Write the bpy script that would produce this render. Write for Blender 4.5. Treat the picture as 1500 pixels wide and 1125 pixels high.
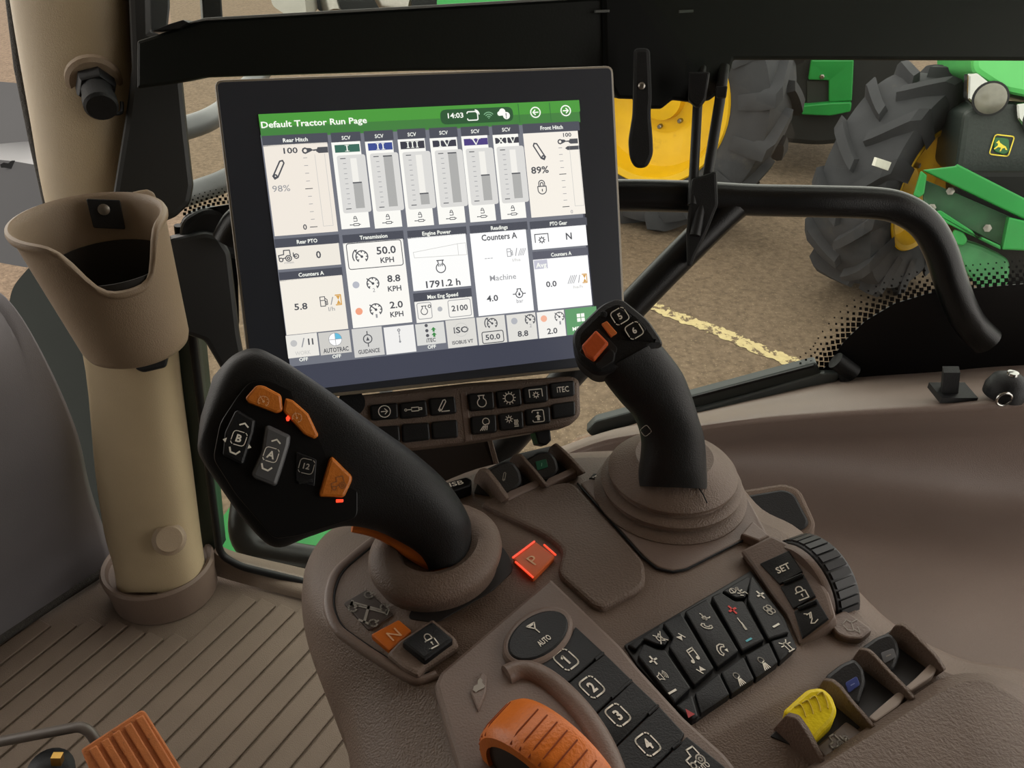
import bpy, bmesh, math, random
from mathutils import Vector as V, Matrix
for _o in list(bpy.data.objects): bpy.data.objects.remove(_o)
random.seed(7)
SC = bpy.context.scene; COL = SC.collection
# ------------------------------------------------------------------ camera
FPX, CX, CY = 1180.0, 750.0, 562.5            # focal length and centre in photo pixels
PITCH = math.radians(33); CAM = V((0, 0, 1.0))
FW = V((0, math.cos(PITCH), -math.sin(PITCH))); UPV = V((0, math.sin(PITCH), math.cos(PITCH))); RT = V((1, 0, 0))
cd = bpy.data.cameras.new('camera'); cd.sensor_width = 36; cd.lens = 36*FPX/1500; cd.clip_start = .02; cd.clip_end = 200
cam = bpy.data.objects.new('camera', cd); COL.objects.link(cam)
cam.location = CAM; cam.rotation_euler = (math.pi/2-PITCH, 0, 0); SC.camera = cam
# ------------------------------------------------------------------ light
EXPO = 1.32
SC.view_settings.view_transform = 'Standard'; SC.view_settings.look = 'None'
SC.view_settings.exposure = EXPO; SC.view_settings.gamma = 1; SC.view_settings.use_curve_mapping = False
w = bpy.data.worlds.new('overcast_sky'); SC.world = w; w.use_nodes = True
bg = w.node_tree.nodes['Background']; bg.inputs[0].default_value = (1.0, .945, .87, 1); bg.inputs[1].default_value = 1.0
# ------------------------------------------------------------------ materials
def lin(c):
    if isinstance(c, str): c = tuple(int(c[i:i+2], 16)/255 for i in (0, 2, 4))
    return tuple(((x+.055)/1.055)**2.4 if x > .04045 else x/12.92 for x in c)
MATS = {}
def mat(name, col, rough=.5, var=.12, scale=30, bump=0, bscale=600, metal=0, spec=.5, coat=0, dirt=None):
    if name in MATS: return MATS[name]
    m = bpy.data.materials.new(name); m.use_nodes = True; nt = m.node_tree; b = nt.nodes['Principled BSDF']
    c = lin(col); L = nt.links.new
    b.inputs['Roughness'].default_value = rough; b.inputs['Metallic'].default_value = metal
    b.inputs['Specular IOR Level'].default_value = spec; b.inputs['Coat Weight'].default_value = coat
    tc = nt.nodes.new('ShaderNodeTexCoord'); nz = nt.nodes.new('ShaderNodeTexNoise'); nz.inputs['Scale'].default_value = scale; nz.inputs['Detail'].default_value = 5
    L(tc.outputs['Object'], nz.inputs['Vector'])
    r = nt.nodes.new('ShaderNodeValToRGB'); r.color_ramp.elements[0].position = .3; r.color_ramp.elements[1].position = .7
    r.color_ramp.elements[0].color = (*[x*(1-var) for x in c], 1); r.color_ramp.elements[1].color = (*[min(1, x*(1+var)) for x in c], 1)
    L(nz.outputs['Fac'], r.inputs['Fac']); out = r.outputs['Color']
    if dirt:
        n2 = nt.nodes.new('ShaderNodeTexNoise'); n2.inputs['Scale'].default_value = dirt[1]; n2.inputs['Detail'].default_value = 8; n2.inputs['Roughness'].default_value = .7
        L(tc.outputs['Object'], n2.inputs['Vector'])
        r2 = nt.nodes.new('ShaderNodeValToRGB'); r2.color_ramp.elements[0].position = dirt[2]; r2.color_ramp.elements[1].position = dirt[2]+dirt[3]
        L(n2.outputs['Fac'], r2.inputs['Fac'])
        mx = nt.nodes.new('ShaderNodeMixRGB'); L(r2.outputs['Color'], mx.inputs['Fac']); L(out, mx.inputs['Color1']); mx.inputs['Color2'].default_value = (*lin(dirt[0]), 1); out = mx.outputs['Color']
    L(out, b.inputs['Base Color'])
    if bump:
        n3 = nt.nodes.new('ShaderNodeTexNoise'); n3.inputs['Scale'].default_value = bscale; n3.inputs['Detail'].default_value = 2
        L(tc.outputs['Object'], n3.inputs['Vector']); bp = nt.nodes.new('ShaderNodeBump'); bp.inputs['Strength'].default_value = bump; bp.inputs['Distance'].default_value = .002
        L(n3.outputs['Fac'], bp.inputs['Height']); L(bp.outputs['Normal'], b.inputs['Normal'])
    MATS[name] = m; return m
def glow(col, k=1.0):
    """a lit screen pixel colour or indicator lamp"""
    n = 'lit_%s_%g' % (col, k)
    if n in MATS: return MATS[n]
    m = bpy.data.materials.new(n); m.use_nodes = True; b = m.node_tree.nodes['Principled BSDF']
    b.inputs['Base Color'].default_value = (.02, .02, .022, 1); b.inputs['Roughness'].default_value = .35
    b.inputs['Emission Color'].default_value = (*lin(col), 1); b.inputs['Emission Strength'].default_value = k/2**EXPO
    MATS[n] = m; return m
def glassm(name, tint, refl=.06, alpha=None):
    if name in MATS: return MATS[name]
    m = bpy.data.materials.new(name); m.use_nodes = True; nt = m.node_tree; nt.nodes.clear()
    o = nt.nodes.new('ShaderNodeOutputMaterial'); t = nt.nodes.new('ShaderNodeBsdfTransparent'); g = nt.nodes.new('ShaderNodeBsdfGlossy'); mx = nt.nodes.new('ShaderNodeMixShader')
    t.inputs[0].default_value = (*tint, 1); g.inputs['Roughness'].default_value = .02; mx.inputs[0].default_value = refl
    nt.links.new(t.outputs[0], mx.inputs[1]); nt.links.new(g.outputs[0], mx.inputs[2]); nt.links.new(mx.outputs[0], o.inputs[0])
    MATS[name] = m; return m
BROWN = mat('brown_moulded_plastic', '6d5d52', .52, .05, 14, .35, 900, spec=.4)
BROWN2 = mat('brown_smooth_plastic', '73635a', .42, .04, 14, .15, 900, spec=.45)
LID = mat('brown_grained_lid', '66574d', .58, .06, 30, .4, 700, spec=.4)
BEIGE = mat('beige_plastic', 'a8977a', .5, .04, 12, .25, 800)
BEIGED = mat('dark_beige_plastic', '8d7b66', .5, .05, 14, .25, 800)
MATF = mat('taupe_rubber_mat', '75675b', .66, .08, 9, .5, 700, spec=.3)
BLK = mat('black_plastic', '131416', .5, .1, 40, .15, 900, spec=.3)
BLKS = mat('black_soft_rubber', '151617', .6, .1, 60, .25, 1100, spec=.25)
GRIP = mat('charcoal_soft_grip', '191a1b', .5, .07, 60, .18, 1500, spec=.3)
KEY = mat('black_key', '101215', .42, .08, 50, .12, 1200, spec=.35)
GLOSS = mat('gloss_black_panel', '0a0a0b', .38, .1, 40, spec=.25)
ORANGE = mat('orange_plastic', 'c9691a', .42, .07, 50, .15, 700)
ORANGED = mat('orange_rubber_pedal', 'a9602c', .55, .1, 40, .3, 500, dirt=('4a2c18', 95, .6, .08))
YELLOW = mat('yellow_plastic', 'f2d914', .45, .05, 60, .15, 500)
YRIM = mat('yellow_wheel_paint', 'd9ab14', .45, .07, 6, spec=.3, dirt=('9a7a1a', 5, .6, .2))
GREEN = mat('green_tractor_paint', '23803a', .38, .08, 8, spec=.35)
GREENL = mat('green_hood_paint', '57b862', .35, .05, 8)
GREENP = mat('green_step_paint', '2c8a44', .5, .1, 8, spec=.3, dirt=('6f9460', 14, .62, .12))
TYRE = mat('tyre_rubber', '3a3a3d', .8, .12, 8, .3, 60, spec=.2, dirt=('4c4844', 6, .58, .2))
DARK = mat('dark_cab_steel', '0c0d0d', .6, .1, 20, spec=.2)
FRAMEB = mat('black_frame_sheen', '0e120f', .42, .08, 20, .05, 400, spec=.3)  # green cast puts a dark green reflection into the black
RAILM = mat('black_powder_coat', '0b0c0d', .3, .1, 60, .15, 900, spec=.3)
GREYP = mat('grey_dash_panel', '666467', .5, .06, 8, .15, 900, spec=.35)
CHROME = mat('chrome', 'a9a9a6', .2, .03, 20, metal=1)
STEEL = mat('steel_bolt', '8a8680', .35, .1, 80, metal=1)
BEZ = mat('bezel_glass_hazed', '363a42', .3, .04, 20, spec=.4)  # black bezel lifted to blue grey, the screen's veil put into its colour
BEZF = mat('monitor_frame_plastic', '817868', .5, .05, 40, .1, 800)
WHITE = mat('white_print', 'e8e4d8', .6, .02, 30)
GREYPR = mat('grey_print', '9a958c', .6, .02, 30)
ASPH = mat('brown_asphalt', '6a5b4c', .95, .28, 26, .9, 70, spec=.12, dirt=('8c7a65', 60, .585, .03))
LINEP = mat('worn_yellow_line', 'bfae82', .9, .1, 30, spec=.12, dirt=('6a5b4c', 17, .53, .03))
FABRIC = mat('dark_woven_edge', '3a3733', .85, .3, 260, 1, 700)
# ------------------------------------------------------------------ geometry helpers
def ray(x, y): return FW + RT*((x-CX)/FPX) - UPV*((y-CY)/FPX)
def at(x, y, d): return CAM + ray(x, y)*d          # a measured place: sight line and distance
class Plane:
    def __init__(s, o, n, u=None):
        s.o = V(o); s.n = V(n).normalized()
        if u is None: u = RT
        u = V(u); s.u = (u - s.n*u.dot(s.n)).normalized(); s.v = s.n.cross(s.u)
    def hit(s, x, y, h=0):
        r = ray(x, y); o = s.o + s.n*h
        return CAM + r*((o-CAM).dot(s.n)/r.dot(s.n))
    def up(s, h): return Plane(s.o+s.n*h, s.n, s.u)
    def px(s, x, y): return s.hit(x, y).__sub__(CAM).dot(FW)/FPX    # metres per photo pixel there
class Fr:
    def __init__(s, o, u, v): s.o, s.u, s.v = V(o), V(u), V(v); s.n = s.u.cross(s.v).normalized()
    def p(s, x, y, h=0): return s.o + s.u*x + s.v*y + s.n*h
def fr(pl, x, y, dx=1, dy=0, h=.0004):
    a = pl.hit(x, y, h); u = (pl.hit(x+dx*4, y+dy*4, h)-a).normalized()
    return Fr(a, u, pl.n.cross(u)*(1.28 if pl.n.z > .97 else 1))
class MB:
    def __init__(s): s.v, s.f = [], []
    def add(s, vs, fs):
        k = len(s.v); s.v += [V(p) for p in vs]; s.f += [tuple(i+k for i in f) for f in fs]; return s
    def rings(s, rs, closed=True, cap0=True, cap1=True):
        n = len(rs[0]); k = len(s.v)
        for r in rs: s.v += [V(p) for p in r]
        m = n if closed else n-1
        for i in range(len(rs)-1):
            for j in range(m):
                a, b = k+i*n+j, k+i*n+(j+1) % n; s.f.append((a, b, b+n, a+n))
        if cap0: s.f.append(tuple(range(k+n-1, k-1, -1)))
        if cap1: e = k+(len(rs)-1)*n; s.f.append(tuple(range(e, e+n)))
        return s
    def box(s, o, u, v, w):
        o, u, v, w = V(o), V(u), V(v), V(w)
        P = [o+u*a+v*b+w*c for c in (-1, 1) for a, b in ((-1, -1), (1, -1), (1, 1), (-1, 1))]
        return s.add(P, [(3, 2, 1, 0), (4, 5, 6, 7), (0, 1, 5, 4), (1, 2, 6, 5), (2, 3, 7, 6), (3, 0, 4, 7)])
    def build(s, name, m, parent=None, smooth=35, label=None):
        me = bpy.data.meshes.new(name); me.from_pydata([tuple(p) for p in s.v], [], s.f)
        bm = bmesh.new(); bm.from_mesh(me); bmesh.ops.remove_doubles(bm, verts=bm.verts, dist=1e-6); bmesh.ops.recalc_face_normals(bm, faces=bm.faces); bm.to_mesh(me); bm.free()
        me.materials.append(m)
        if smooth: me.shade_smooth(); me.set_sharp_from_angle(angle=math.radians(smooth))
        return link(name, me, parent, label)
    def flat(s, name, m, parent=None, label=None):
        me = bpy.data.meshes.new(name); me.from_pydata([tuple(p) for p in s.v], [], s.f); me.materials.append(m); return link(name, me, parent, label)
def link(name, me, parent=None, label=None):
    o = bpy.data.objects.new(name, me); COL.objects.link(o)
    if parent is not None:
        o.parent = parent; o.matrix_parent_inverse = wm(parent).inverted()
    if label: o['label'] = label
    return o
def wm(o):
    m = o.matrix_basis.copy()
    if o.parent: m = wm(o.parent) @ o.matrix_parent_inverse @ m
    return m
def thing(name, label, cat, loc, group=None):
    o = bpy.data.objects.new(name, None); COL.objects.link(o); o.location = loc; o.empty_display_size = .05
    o['label'] = label; o['category'] = cat
    if group: o['group'] = group
    return o
def tag(o, label, cat, group=None):
    o['label'] = label; o['category'] = cat
    if group: o['group'] = group
    return o
def struct(o, label=None):
    o['kind'] = 'structure'
    if label: o['label'] = label
    return o
def rnd(poly, r, seg=4, closed=True):
    """fillet the corners of a polygon"""
    out = []; n = len(poly)
    for i, p in enumerate(poly):
        rr = r
        if len(p) > 2: rr = p[2]
        p0, p1, p2 = V(poly[i-1][:2]), V(p[:2]), V(poly[(i+1) % n][:2])
        if not closed and i in (0, n-1) or rr <= 0: out.append(tuple(p1)); continue
        a, b = p0-p1, p2-p1; la, lb = a.length, b.length; k = min(rr, la*.48, lb*.48)
        q0, q2 = p1+a*(k/la), p1+b*(k/lb)
        for t in range(seg+1):
            t /= seg; out.append(tuple(q0*(1-t)**2 + p1*2*t*(1-t) + q2*t*t))
    return out
def cr(pts, sub=6, closed=False):
    """Catmull-Rom through numbers, tuples or vectors"""
    P = [V(p) if len(p) in (2, 3) else V(p) for p in pts]; n = len(P); out = []
    for i in range(n if closed else n-1):
        g = (lambda j: P[j % n]) if closed else (lambda j: P[max(0, min(n-1, j))])
        a, b, c, d = g(i-1), g(i), g(i+1), g(i+2)
        for k in range(sub):
            t = k/sub; out.append((b*2 + (c-a)*t + (a*2-b*5+c*4-d)*t*t + (b*3-a-c*3+d)*t**3)*.5)
    if not closed: out.append(P[-1])
    return out
def inset(P, n, d):
    """move the points of a planar ring inwards by d"""
    N = len(P); area = V((0, 0, 0)); out = []
    for i in range(N): area += P[i-1].cross(P[i])
    sg = 1 if area.dot(n) > 0 else -1
    for i in range(N):
        e0, e1 = (P[i]-P[i-1]), (P[(i+1) % N]-P[i])
        if e0.length < 1e-9: e0 = e1
        if e1.length < 1e-9: e1 = e0
        n0, n1 = n.cross(e0.normalized())*sg, n.cross(e1.normalized())*sg
        b = n0+n1; q = b.length
        if q < 1e-6: out.append(P[i]+n0*d); continue
        b /= q; out.append(P[i]+b*(d/max(.35, b.dot(n0))))
    return out
def slab(mb, pl, poly, h0, h1, bev=.0008, r=0, dish=0):
    """a plate standing on a plane: outline in photo pixels at its top, from height h0 to h1"""
    Q = [pl.hit(p[0], p[1], h1) for p in poly]; n = pl.n; ar = V((0, 0, 0)); per = 0
    for i in range(len(Q)): ar += (Q[i-1]-Q[0]).cross(Q[i]-Q[0])*.5; per += (Q[i]-Q[i-1]).length
    bev = min(bev, .42*ar.length/max(per, 1e-9)); rm = r*pl.px(poly[0][0], poly[0][1])
    def ring(d, h):
        P = inset(Q, n, d) if d > 0 else Q
        if r:
            o = Q[0]; rr = max(rm-d*.6, rm*.25)
            P = [o + pl.u*x + pl.v*y for x, y in rnd([((p-o).dot(pl.u), (p-o).dot(pl.v)) for p in P], rr)]
        return [p-n*(h1-h) for p in P]
    rs = [ring(0, h0), ring(0, h1-bev), ring(bev*.3, h1-bev*.3), ring(bev, h1)] if bev > 0 else [ring(0, h0), ring(0, h1)]
    return mb.rings(rs)
def S(name, m, parent, pl, poly, h0, h1, bev=.0008, r=0, label=None, dish=0): return slab(MB(), pl, poly, h0, h1, bev, r, dish).build(name, m, parent, 18, label)
def tube(mb, path, rad, seg=12, caps=True, flat=1.0, nrm=None):
    P = [V(p) for p in path]; R = rad if isinstance(rad, (list, tuple)) else [rad]*len(P)
    if len(R) != len(P): R = [R[0]+(R[-1]-R[0])*i/(len(P)-1) for i in range(len(P))]
    t0 = (P[1]-P[0]).normalized(); a = nrm if nrm is not None else (V((0, 0, 1)) if abs(t0.z) < .9 else V((1, 0, 0)))
    rs = []
    for i, p in enumerate(P):
        t = (P[min(i+1, len(P)-1)]-P[max(i-1, 0)]).normalized(); a = (a - t*a.dot(t)).normalized(); b = t.cross(a)
        rs.append([p + (b*math.cos(k*2*math.pi/seg) + a*flat*math.sin(k*2*math.pi/seg))*R[i] for k in range(seg)])
    return mb.rings(rs, True, caps, caps)
def T(name, m, parent, path, rad, seg=12, label=None, flat=1.0, nrm=None): return tube(MB(), path, rad, seg, True, flat, nrm).build(name, m, parent, 40, label)
def lathe(mb, o, ax, prof, seg=32, u=None, sx=1, sy=1, cap0=True, cap1=True):
    ax = V(ax).normalized(); u = V(u) if u is not None else (RT if abs(ax.x) < .9 else V((0, 1, 0)))
    u = (u-ax*u.dot(ax)).normalized(); v = ax.cross(u)
    return mb.rings([[V(o)+ax*h+(u*sx*math.cos(k*2*math.pi/seg)+v*sy*math.sin(k*2*math.pi/seg))*max(r, 1e-5) for k in range(seg)] for r, h in prof], True, cap0, cap1)
def L_(name, m, parent, o, ax, prof, seg=32, label=None, **k): return lathe(MB(), o, ax, prof, seg, **k).build(name, m, parent, 35, label)
def superring(c, a, b, e=2.0, n=36, ef=None):
    out = []
    for k in range(n):
        t = 2*math.pi*k/n; ct, st = math.cos(t), math.sin(t); q = e if ef is None or st < 0 else ef
        out.append(c + a*math.copysign(abs(ct)**(2/q), ct) + b*math.copysign(abs(st)**(2/q), st))
    return out
def loftsec(secs, sub=5, n=36, capr=True):
    """secs: (pixelA, pixelB, depth, half thickness, exponent) -> smooth rings through them"""
    C, A, B, E = [], [], [], []
    for pa, pb, d, th, e in secs:
        da, db = (d if isinstance(d, tuple) else (d, d)); a, b = at(*pa, da), at(*pb, db); c = (a+b)/2; hw = (b-a)/2
        tc = (CAM-c).normalized(); tc = (tc-hw.normalized()*tc.dot(hw.normalized())).normalized()
        C.append(c); A.append(hw); B.append(tc*th); E.append((e, 0))
    C, A, B, E = cr(C, sub), cr(A, sub), cr(B, sub), cr(E, sub)
    return [superring(C[i], A[i], B[i], max(1.8, E[i][0]), n) for i in range(len(C))]
def patch(rows, sub=5, thick=None):
    """smooth sheet through rows of 3-D points"""
    R = [cr(r, sub) for r in rows]; cols = [cr([r[j] for r in R], sub) for j in range(len(R[0]))]
    m = MB(); n = len(cols[0]); m.v = [p for c in cols for p in c]
    for i in range(len(cols)-1):
        for j in range(n-1): m.f.append((i*n+j, i*n+j+1, (i+1)*n+j+1, (i+1)*n+j))
    return m
# ------------------------------------------------------------------ print: letters and symbols
_tx = {}
def tmesh(s, bold=0.0):
    k = (s, bold)
    if k not in _tx:
        c = bpy.data.curves.new('t', 'FONT'); c.body = s; c.size = 1; c.align_x = 'CENTER'; c.offset = bold; c.resolution_u = 2
        o = bpy.data.objects.new('t', c); me = bpy.data.meshes.new_from_object(o)
        vs = [v.co.copy() for v in me.vertices]; fs = [tuple(p.vertices) for p in me.polygons]
        bpy.data.objects.remove(o); bpy.data.curves.remove(c); bpy.data.meshes.remove(me)
        xs = [v.x for v in vs]; w0 = (max(xs)+min(xs))/2 if xs else 0
        _tx[k] = ([V((v.x-w0, v.y, 0)) for v in vs], fs, (max(xs)-min(xs)) if xs else 0)
    return _tx[k]
CAPH = .70
def text(mb, f, s, h, bold=.012, x=0, y=0, w=None):
    """letters of cap height h centred at x, y of the frame; w squeezes to a width"""
    vs, fs, tw = tmesh(s, bold); k = h/CAPH; kx = k if w is None else w/max(tw, .01)
    return mb.add([f.p(x+v.x*kx, y-h/2+v.y*k) for v in vs], fs)
def rib(mb, f, pts, w, closed=False):
    P = [V(p[:2]) for p in pts]; n = len(P)
    for i in range(n if closed else n-1):
        a, b = P[i], P[(i+1) % n]; d = b-a
        if d.length < 1e-9: continue
        d = d.normalized()*w/2; q = V((-d.y, d.x)); a = a-d*.6; b = b+d*.6
        mb.add([f.p(*(a-q)), f.p(*(b-q)), f.p(*(b+q)), f.p(*(a+q))], [(0, 1, 2, 3)])
def fill(mb, f, pts): mb.add([f.p(*p) for p in pts], [tuple(range(len(pts)))])
def arc(x, y, r, a0=0, a1=360, n=16, ry=None):
    ry = ry or r; return [(x+r*math.cos(math.radians(a0+(a1-a0)*i/n)), y+ry*math.sin(math.radians(a0+(a1-a0)*i/n))) for i in range(n+1)]
def rbox(x0, y0, x1, y1, r): return rnd([(x0, y0), (x1, y0), (x1, y1), (x0, y1)], r)
# symbols: 'l' stroke, 'f' filled shape, in a box -1..1
I = {}
I['arrowcircle'] = [('l', arc(0, 0, .9)), ('l', [(-.5, 0), (.45, 0)]), ('l', [(.05, .42), (.47, 0), (.05, -.42)])]
I['arrowleft'] = [('l', arc(0, 0, .9)), ('l', [(.5, 0), (-.45, 0)]), ('l', [(-.05, .42), (-.47, 0), (-.05, -.42)])]
I['cylinder'] = [('l', arc(-1.2, 0, .16)), ('l', [(-1, 0), (-.3, 0)]), ('l', rbox(-.3, -.28, .8, .28, .1)), ('l', [(.8, .15), (1.25, .12), (1.25, -.12), (.8, -.15)])]
I['hitcharm'] = [('l', [(-.75, -.55), (.1, .85), (.4, .9), (.5, .6), (-.3, -.65), (-.6, -.8), (-.78, -.55)]), ('l', [(-.3, -.85), (.9, -.85)]), ('l', arc(-.55, -.55, .12, n=8))]
I['arm'] = [('l', [(-.62, -.55), (.15, .8), (.42, .85), (.52, .6), (-.2, -.7), (-.5, -.85), (-.66, -.55)]), ('l', arc(-.42, -.6, .14, n=8))]
I['armr'] = [('l', [(-x, y) for x, y in I['arm'][0][1]]), ('l', arc(.42, -.6, .14, n=8))]
I['engine'] = [('l', arc(0, -.2, .68, 115, 425)), ('l', [(-.3, .42), (-.35, .85), (-.5, .9)]), ('l', [(.3, .42), (.35, .85), (.5, .9)]), ('l', [(-.5, .9), (.5, .9)])]
I['gear'] = [('l', arc(0, 0, .66, n=20))] + [('l', [(.7*math.cos(a), .7*math.sin(a)), (.98*math.cos(a), .98*math.sin(a))]) for a in [i*math.pi/6 for i in range(12)]]
I['gearbox'] = [('l', [(-1, -.4), (-1, .75), (1, .75), (1, -.4)]), ('l', arc(0, -.1, .3, n=12))] + [('l', [(.33*math.cos(a), -.1+.33*math.sin(a)), (.5*math.cos(a), -.1+.5*math.sin(a))]) for a in [i*math.pi/4 for i in range(8)]]
I['worklight'] = [('l', arc(.35, .4, .52, -60, 260)), ('l', [(.1, -.08), (.75, .05)])] + [('l', [(.2+.2*i-.3, -.25), (-.45+.33*i-.2, -.9)]) for i in range(4)]
I['climate'] = [('l', arc(-.35, .3, .28, n=10))] + [('l', [(-.35+.34*math.cos(a), .3+.34*math.sin(a)), (-.35+.58*math.cos(a), .3+.58*math.sin(a))]) for a in [i*math.pi/4 for i in range(8)]] + [('l', [(x, .1), (x+.1, -.15), (x-.04, -.45), (x+.06, -.7)]) for x in (.45, .68, .91)] + [('l', [(.4, -.9), (1, -.9)])]
I['person'] = [('l', rbox(-.9, -.9, .9, .9, .3)), ('f', arc(0, .48, .17, n=10)[:-1]), ('f', [(-.5, -.15), (0, .25), (.5, -.15), (.2, -.15), (.2, -.65), (-.2, -.65), (-.2, -.15)])]
I['lock'] = [('l', rbox(-.62, -.95, .62, .15, .08)), ('l', [(-.4, .15), (-.4, .5)] + arc(0, .5, .4, 180, 0, 8) + [(.4, .15)]), ('f', arc(0, -.3, .13, n=8)[:-1]), ('f', [(-.06, -.65), (.06, -.65), (.06, -.3), (-.06, -.3)])]
I['lockr'] = [('l', [(-.6, .1), (-.6, -.35)] + arc(0, -.35, .6, 180, 360, 10) + [(.6, .1), (-.6, .1)]), ('l', [(-.42, .1), (-.42, .5)] + arc(0, .5, .42, 180, 0, 8) + [(.42, .1)]), ('l', [(-.2, .1), (-.2, .4)] + arc(0, .42, .2, 180, 0, 6) + [(.2, .1)]), ('f', [(-.06, -.6), (.08, -.6), (.08, -.25), (-.06, -.25)])]
I['mute'] = [('l', [(-.6, -.3), (-.6, .3), (-.2, .3), (.25, .7), (.25, -.7), (-.2, -.3), (-.6, -.3)]), ('l', [(-.75, .8), (.75, -.8)]), ('l', [(-.75, -.8), (.75, .8)])]
I['speaker'] = [('l', [(-.8, -.3), (-.8, .3), (-.45, .3), (-.05, .65), (-.05, -.65), (-.45, -.3), (-.8, -.3)])] + [('l', arc(-.05, 0, r, -42, 42, 6)) for r in (.4, .65, .9)]
I['music'] = [('l', [(-.35, -.6), (-.35, .75), (.6, .9), (.6, -.4)]), ('l', [(-.35, .45), (.6, .6)]), ('f', arc(-.55, -.65, .24, n=10)[:-1]), ('f', arc(.4, -.45, .24, n=10)[:-1])]
I['next'] = [('f', [(-.7, -.7), (-.7, .7), (.5, 0)]), ('l', [(.62, -.7), (.62, .7)])]
I['prev'] = [('f', [(.7, -.7), (.7, .7), (-.5, 0)]), ('l', [(-.62, -.7), (-.62, .7)])]
I['phone'] = [('l', [(-.9, -.35), (-.75, .25), (-.3, .7), (.3, .75), (.75, .45), (.55, .15), (.2, .35), (-.1, .25), (-.35, 0), (-.45, -.3), (-.35, -.6), (-.7, -.75), (-.9, -.35)])]
I['phonedown'] = I['phone'] + [('f', [(.2, -.2), (.75, -.2), (.47, -.7)])]
I['voice'] = [('l', [(x*.7-.3, y*.6-.45) for x, y in [(-.9, .6), (-.8, 0), (-.4, -.5), (.1, -.75), (.5, -.7), (.6, -.35), (.3, -.2), (.1, -.35), (-.25, -.1), (-.4, .25), (-.2, .5), (-.5, .75), (-.9, .6)]]), ('l', [(.2, 1), (.3, .8), (.15, .6), (.45, .5), (.4, .3), (.65, .15), (.9, .2)]), ('l', arc(-.1, .1, .25, 0, 80, 5)), ('l', arc(-.1, .1, .42, 0, 80, 5))]
I['defrost'] = [('l', arc(-.5, .3, .5, 0, 180, 8) + [(-1, .3), (-.5, .1), (0, .3)]), ('l', [(-.5, .1), (-.5, .7)]), ('l', arc(.35, .45, .16, n=8)), ('l', [(.3, .25), (.35, -.35), (.9, -.4), (.95, -.9)]), ('l', [(.35, 0), (.8, 0)]), ('l', [(-.2, -.1), (.1, -.3)]), ('l', [(-.1, -.5), (.2, -.7)])]
I['fan'] = [('l', arc(.42*math.cos(a), .42*math.sin(a), .4, n=12)) for a in [math.pi/4+i*math.pi/2 for i in range(4)]]
I['plus'] = [('l', [(-.7, 0), (.7, 0)]), ('l', [(0, -.7), (0, .7)])]
I['minus'] = [('l', [(-.7, 0), (.7, 0)])]
I['thermo'] = [('l', [(0, 1), (0, -.9)]), ('l', [(.1, .2), (.1, -.9)]), ('l', [(-.08, -.3), (-.08, -.9)])]
I['frontlight'] = [('l', arc(.25, .45, .42, -30, 240)), ('l', [(.05, .08), (.62, .24)])] + [('l', [(.05+.13*i, -.05), (-.5+.35*i, -.85)]) for i in range(4)]
I['beacon'] = [('l', [(-.3, -.7), (-.3, .2)] + arc(0, .2, .3, 180, 0, 6) + [(.3, -.7)]), ('l', [(-.55, -.75), (.55, -.75)])] + [('l', [(.45*math.cos(a), .2+.45*math.sin(a)), (.9*math.cos(a), .2+.9*math.sin(a))]) for a in [math.radians(x) for x in (0, 40, 140, 180)]]
I['hazard'] = [('f', [(-.9, -.7), (.9, -.7), (0, .85)])]
I['seat'] = [('l', [(-.2, .7), (-.55, .9)]), ('l', [(-.3, .6), (.35, .75), (.05, -.2), (-.35, -.7), (.1, -.85), (.7, -.55)]), ('l', [(.1, .6), (-.1, 0)])]
I['tractor'] = [('l', arc(.45, -.35, .42, n=14)), ('l', arc(.45, -.35, .18, n=8)), ('l', arc(-.65, -.5, .27, n=10)), ('l', [(.05, -.25), (-.4, -.35)]), ('l', [(-.9, -.35), (-.95, .15), (-.2, .25), (-.15, .85), (.7, .85), (.75, .1)])]
I['tractorpto'] = [('l', [(x*.75-.35, y*.75) for x, y in p]) for _, p in I['tractor']] + [('l', [(.55, .3), (.55, -.1), (.9, -.1)]), ('l', arc(.85, -.1, .25, n=8))]
I['gauge'] = [('l', arc(0, 0, .85, -50, 230, 18)), ('l', [(0, 0), (-.8, .75)]), ('f', arc(0, 0, .2, n=10)[:-1])] + [('l', [(.62*math.cos(a), .62*math.sin(a)), (.85*math.cos(a), .85*math.sin(a))]) for a in [math.radians(x) for x in (-40, 0, 45, 90, 180, 220)]]
I['gaugearrow'] = I['gauge'] + [('l', arc(-.1, .1, 1.2, 130, 210, 6)), ('f', [(-1, .95), (-.55, 1.1), (-.75, .65)])]
I['fuel'] = [('l', [(-.7, -.9), (-.7, .9), (.2, .9), (.2, -.9), (-.7, -.9)]), ('l', [(-.7, .2), (.2, .2)]), ('l', [(.2, .6), (.6, .3), (.65, -.6), (.4, -.7), (.4, 0), (.2, 0)])]
I['hatch'] = [('l', [(x-.5, -.8), (x+.3, .8)]) for x in (-.5, -.1, .3, .7)]
I['glass'] = [('l', rbox(-.5, -.95, .5, .95, .05)), ('f', [(-.4, .8), (.4, .8), (0, 0)]), ('f', [(-.4, -.8), (.4, -.8), (0, 0)])]
I['oil'] = [('l', arc(0, -.15, .6, 120, 420)), ('l', [(-.3, .4), (-.3, .75), (.3, .75), (.3, .4)]), ('l', [(-1.1, -.1), (-.65, -.1)]), ('l', [(1.1, -.1), (.65, -.1)]), ('f', [(-.22, -.25), (0, .25), (.22, -.25), (0, -.48)])]
I['wifi'] = [('l', arc(0, -.6, r, 40, 140, 8)) for r in (.4, .85, 1.3)] + [('f', arc(0, -.6, .13, n=8)[:-1])]
I['display'] = [('l', rbox(-.9, -.75, .8, .6, .25)), ('l', arc(.35, .15, .45, 0, 80, 5)), ('l', arc(.35, .15, .7, 0, 80, 5))]
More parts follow.
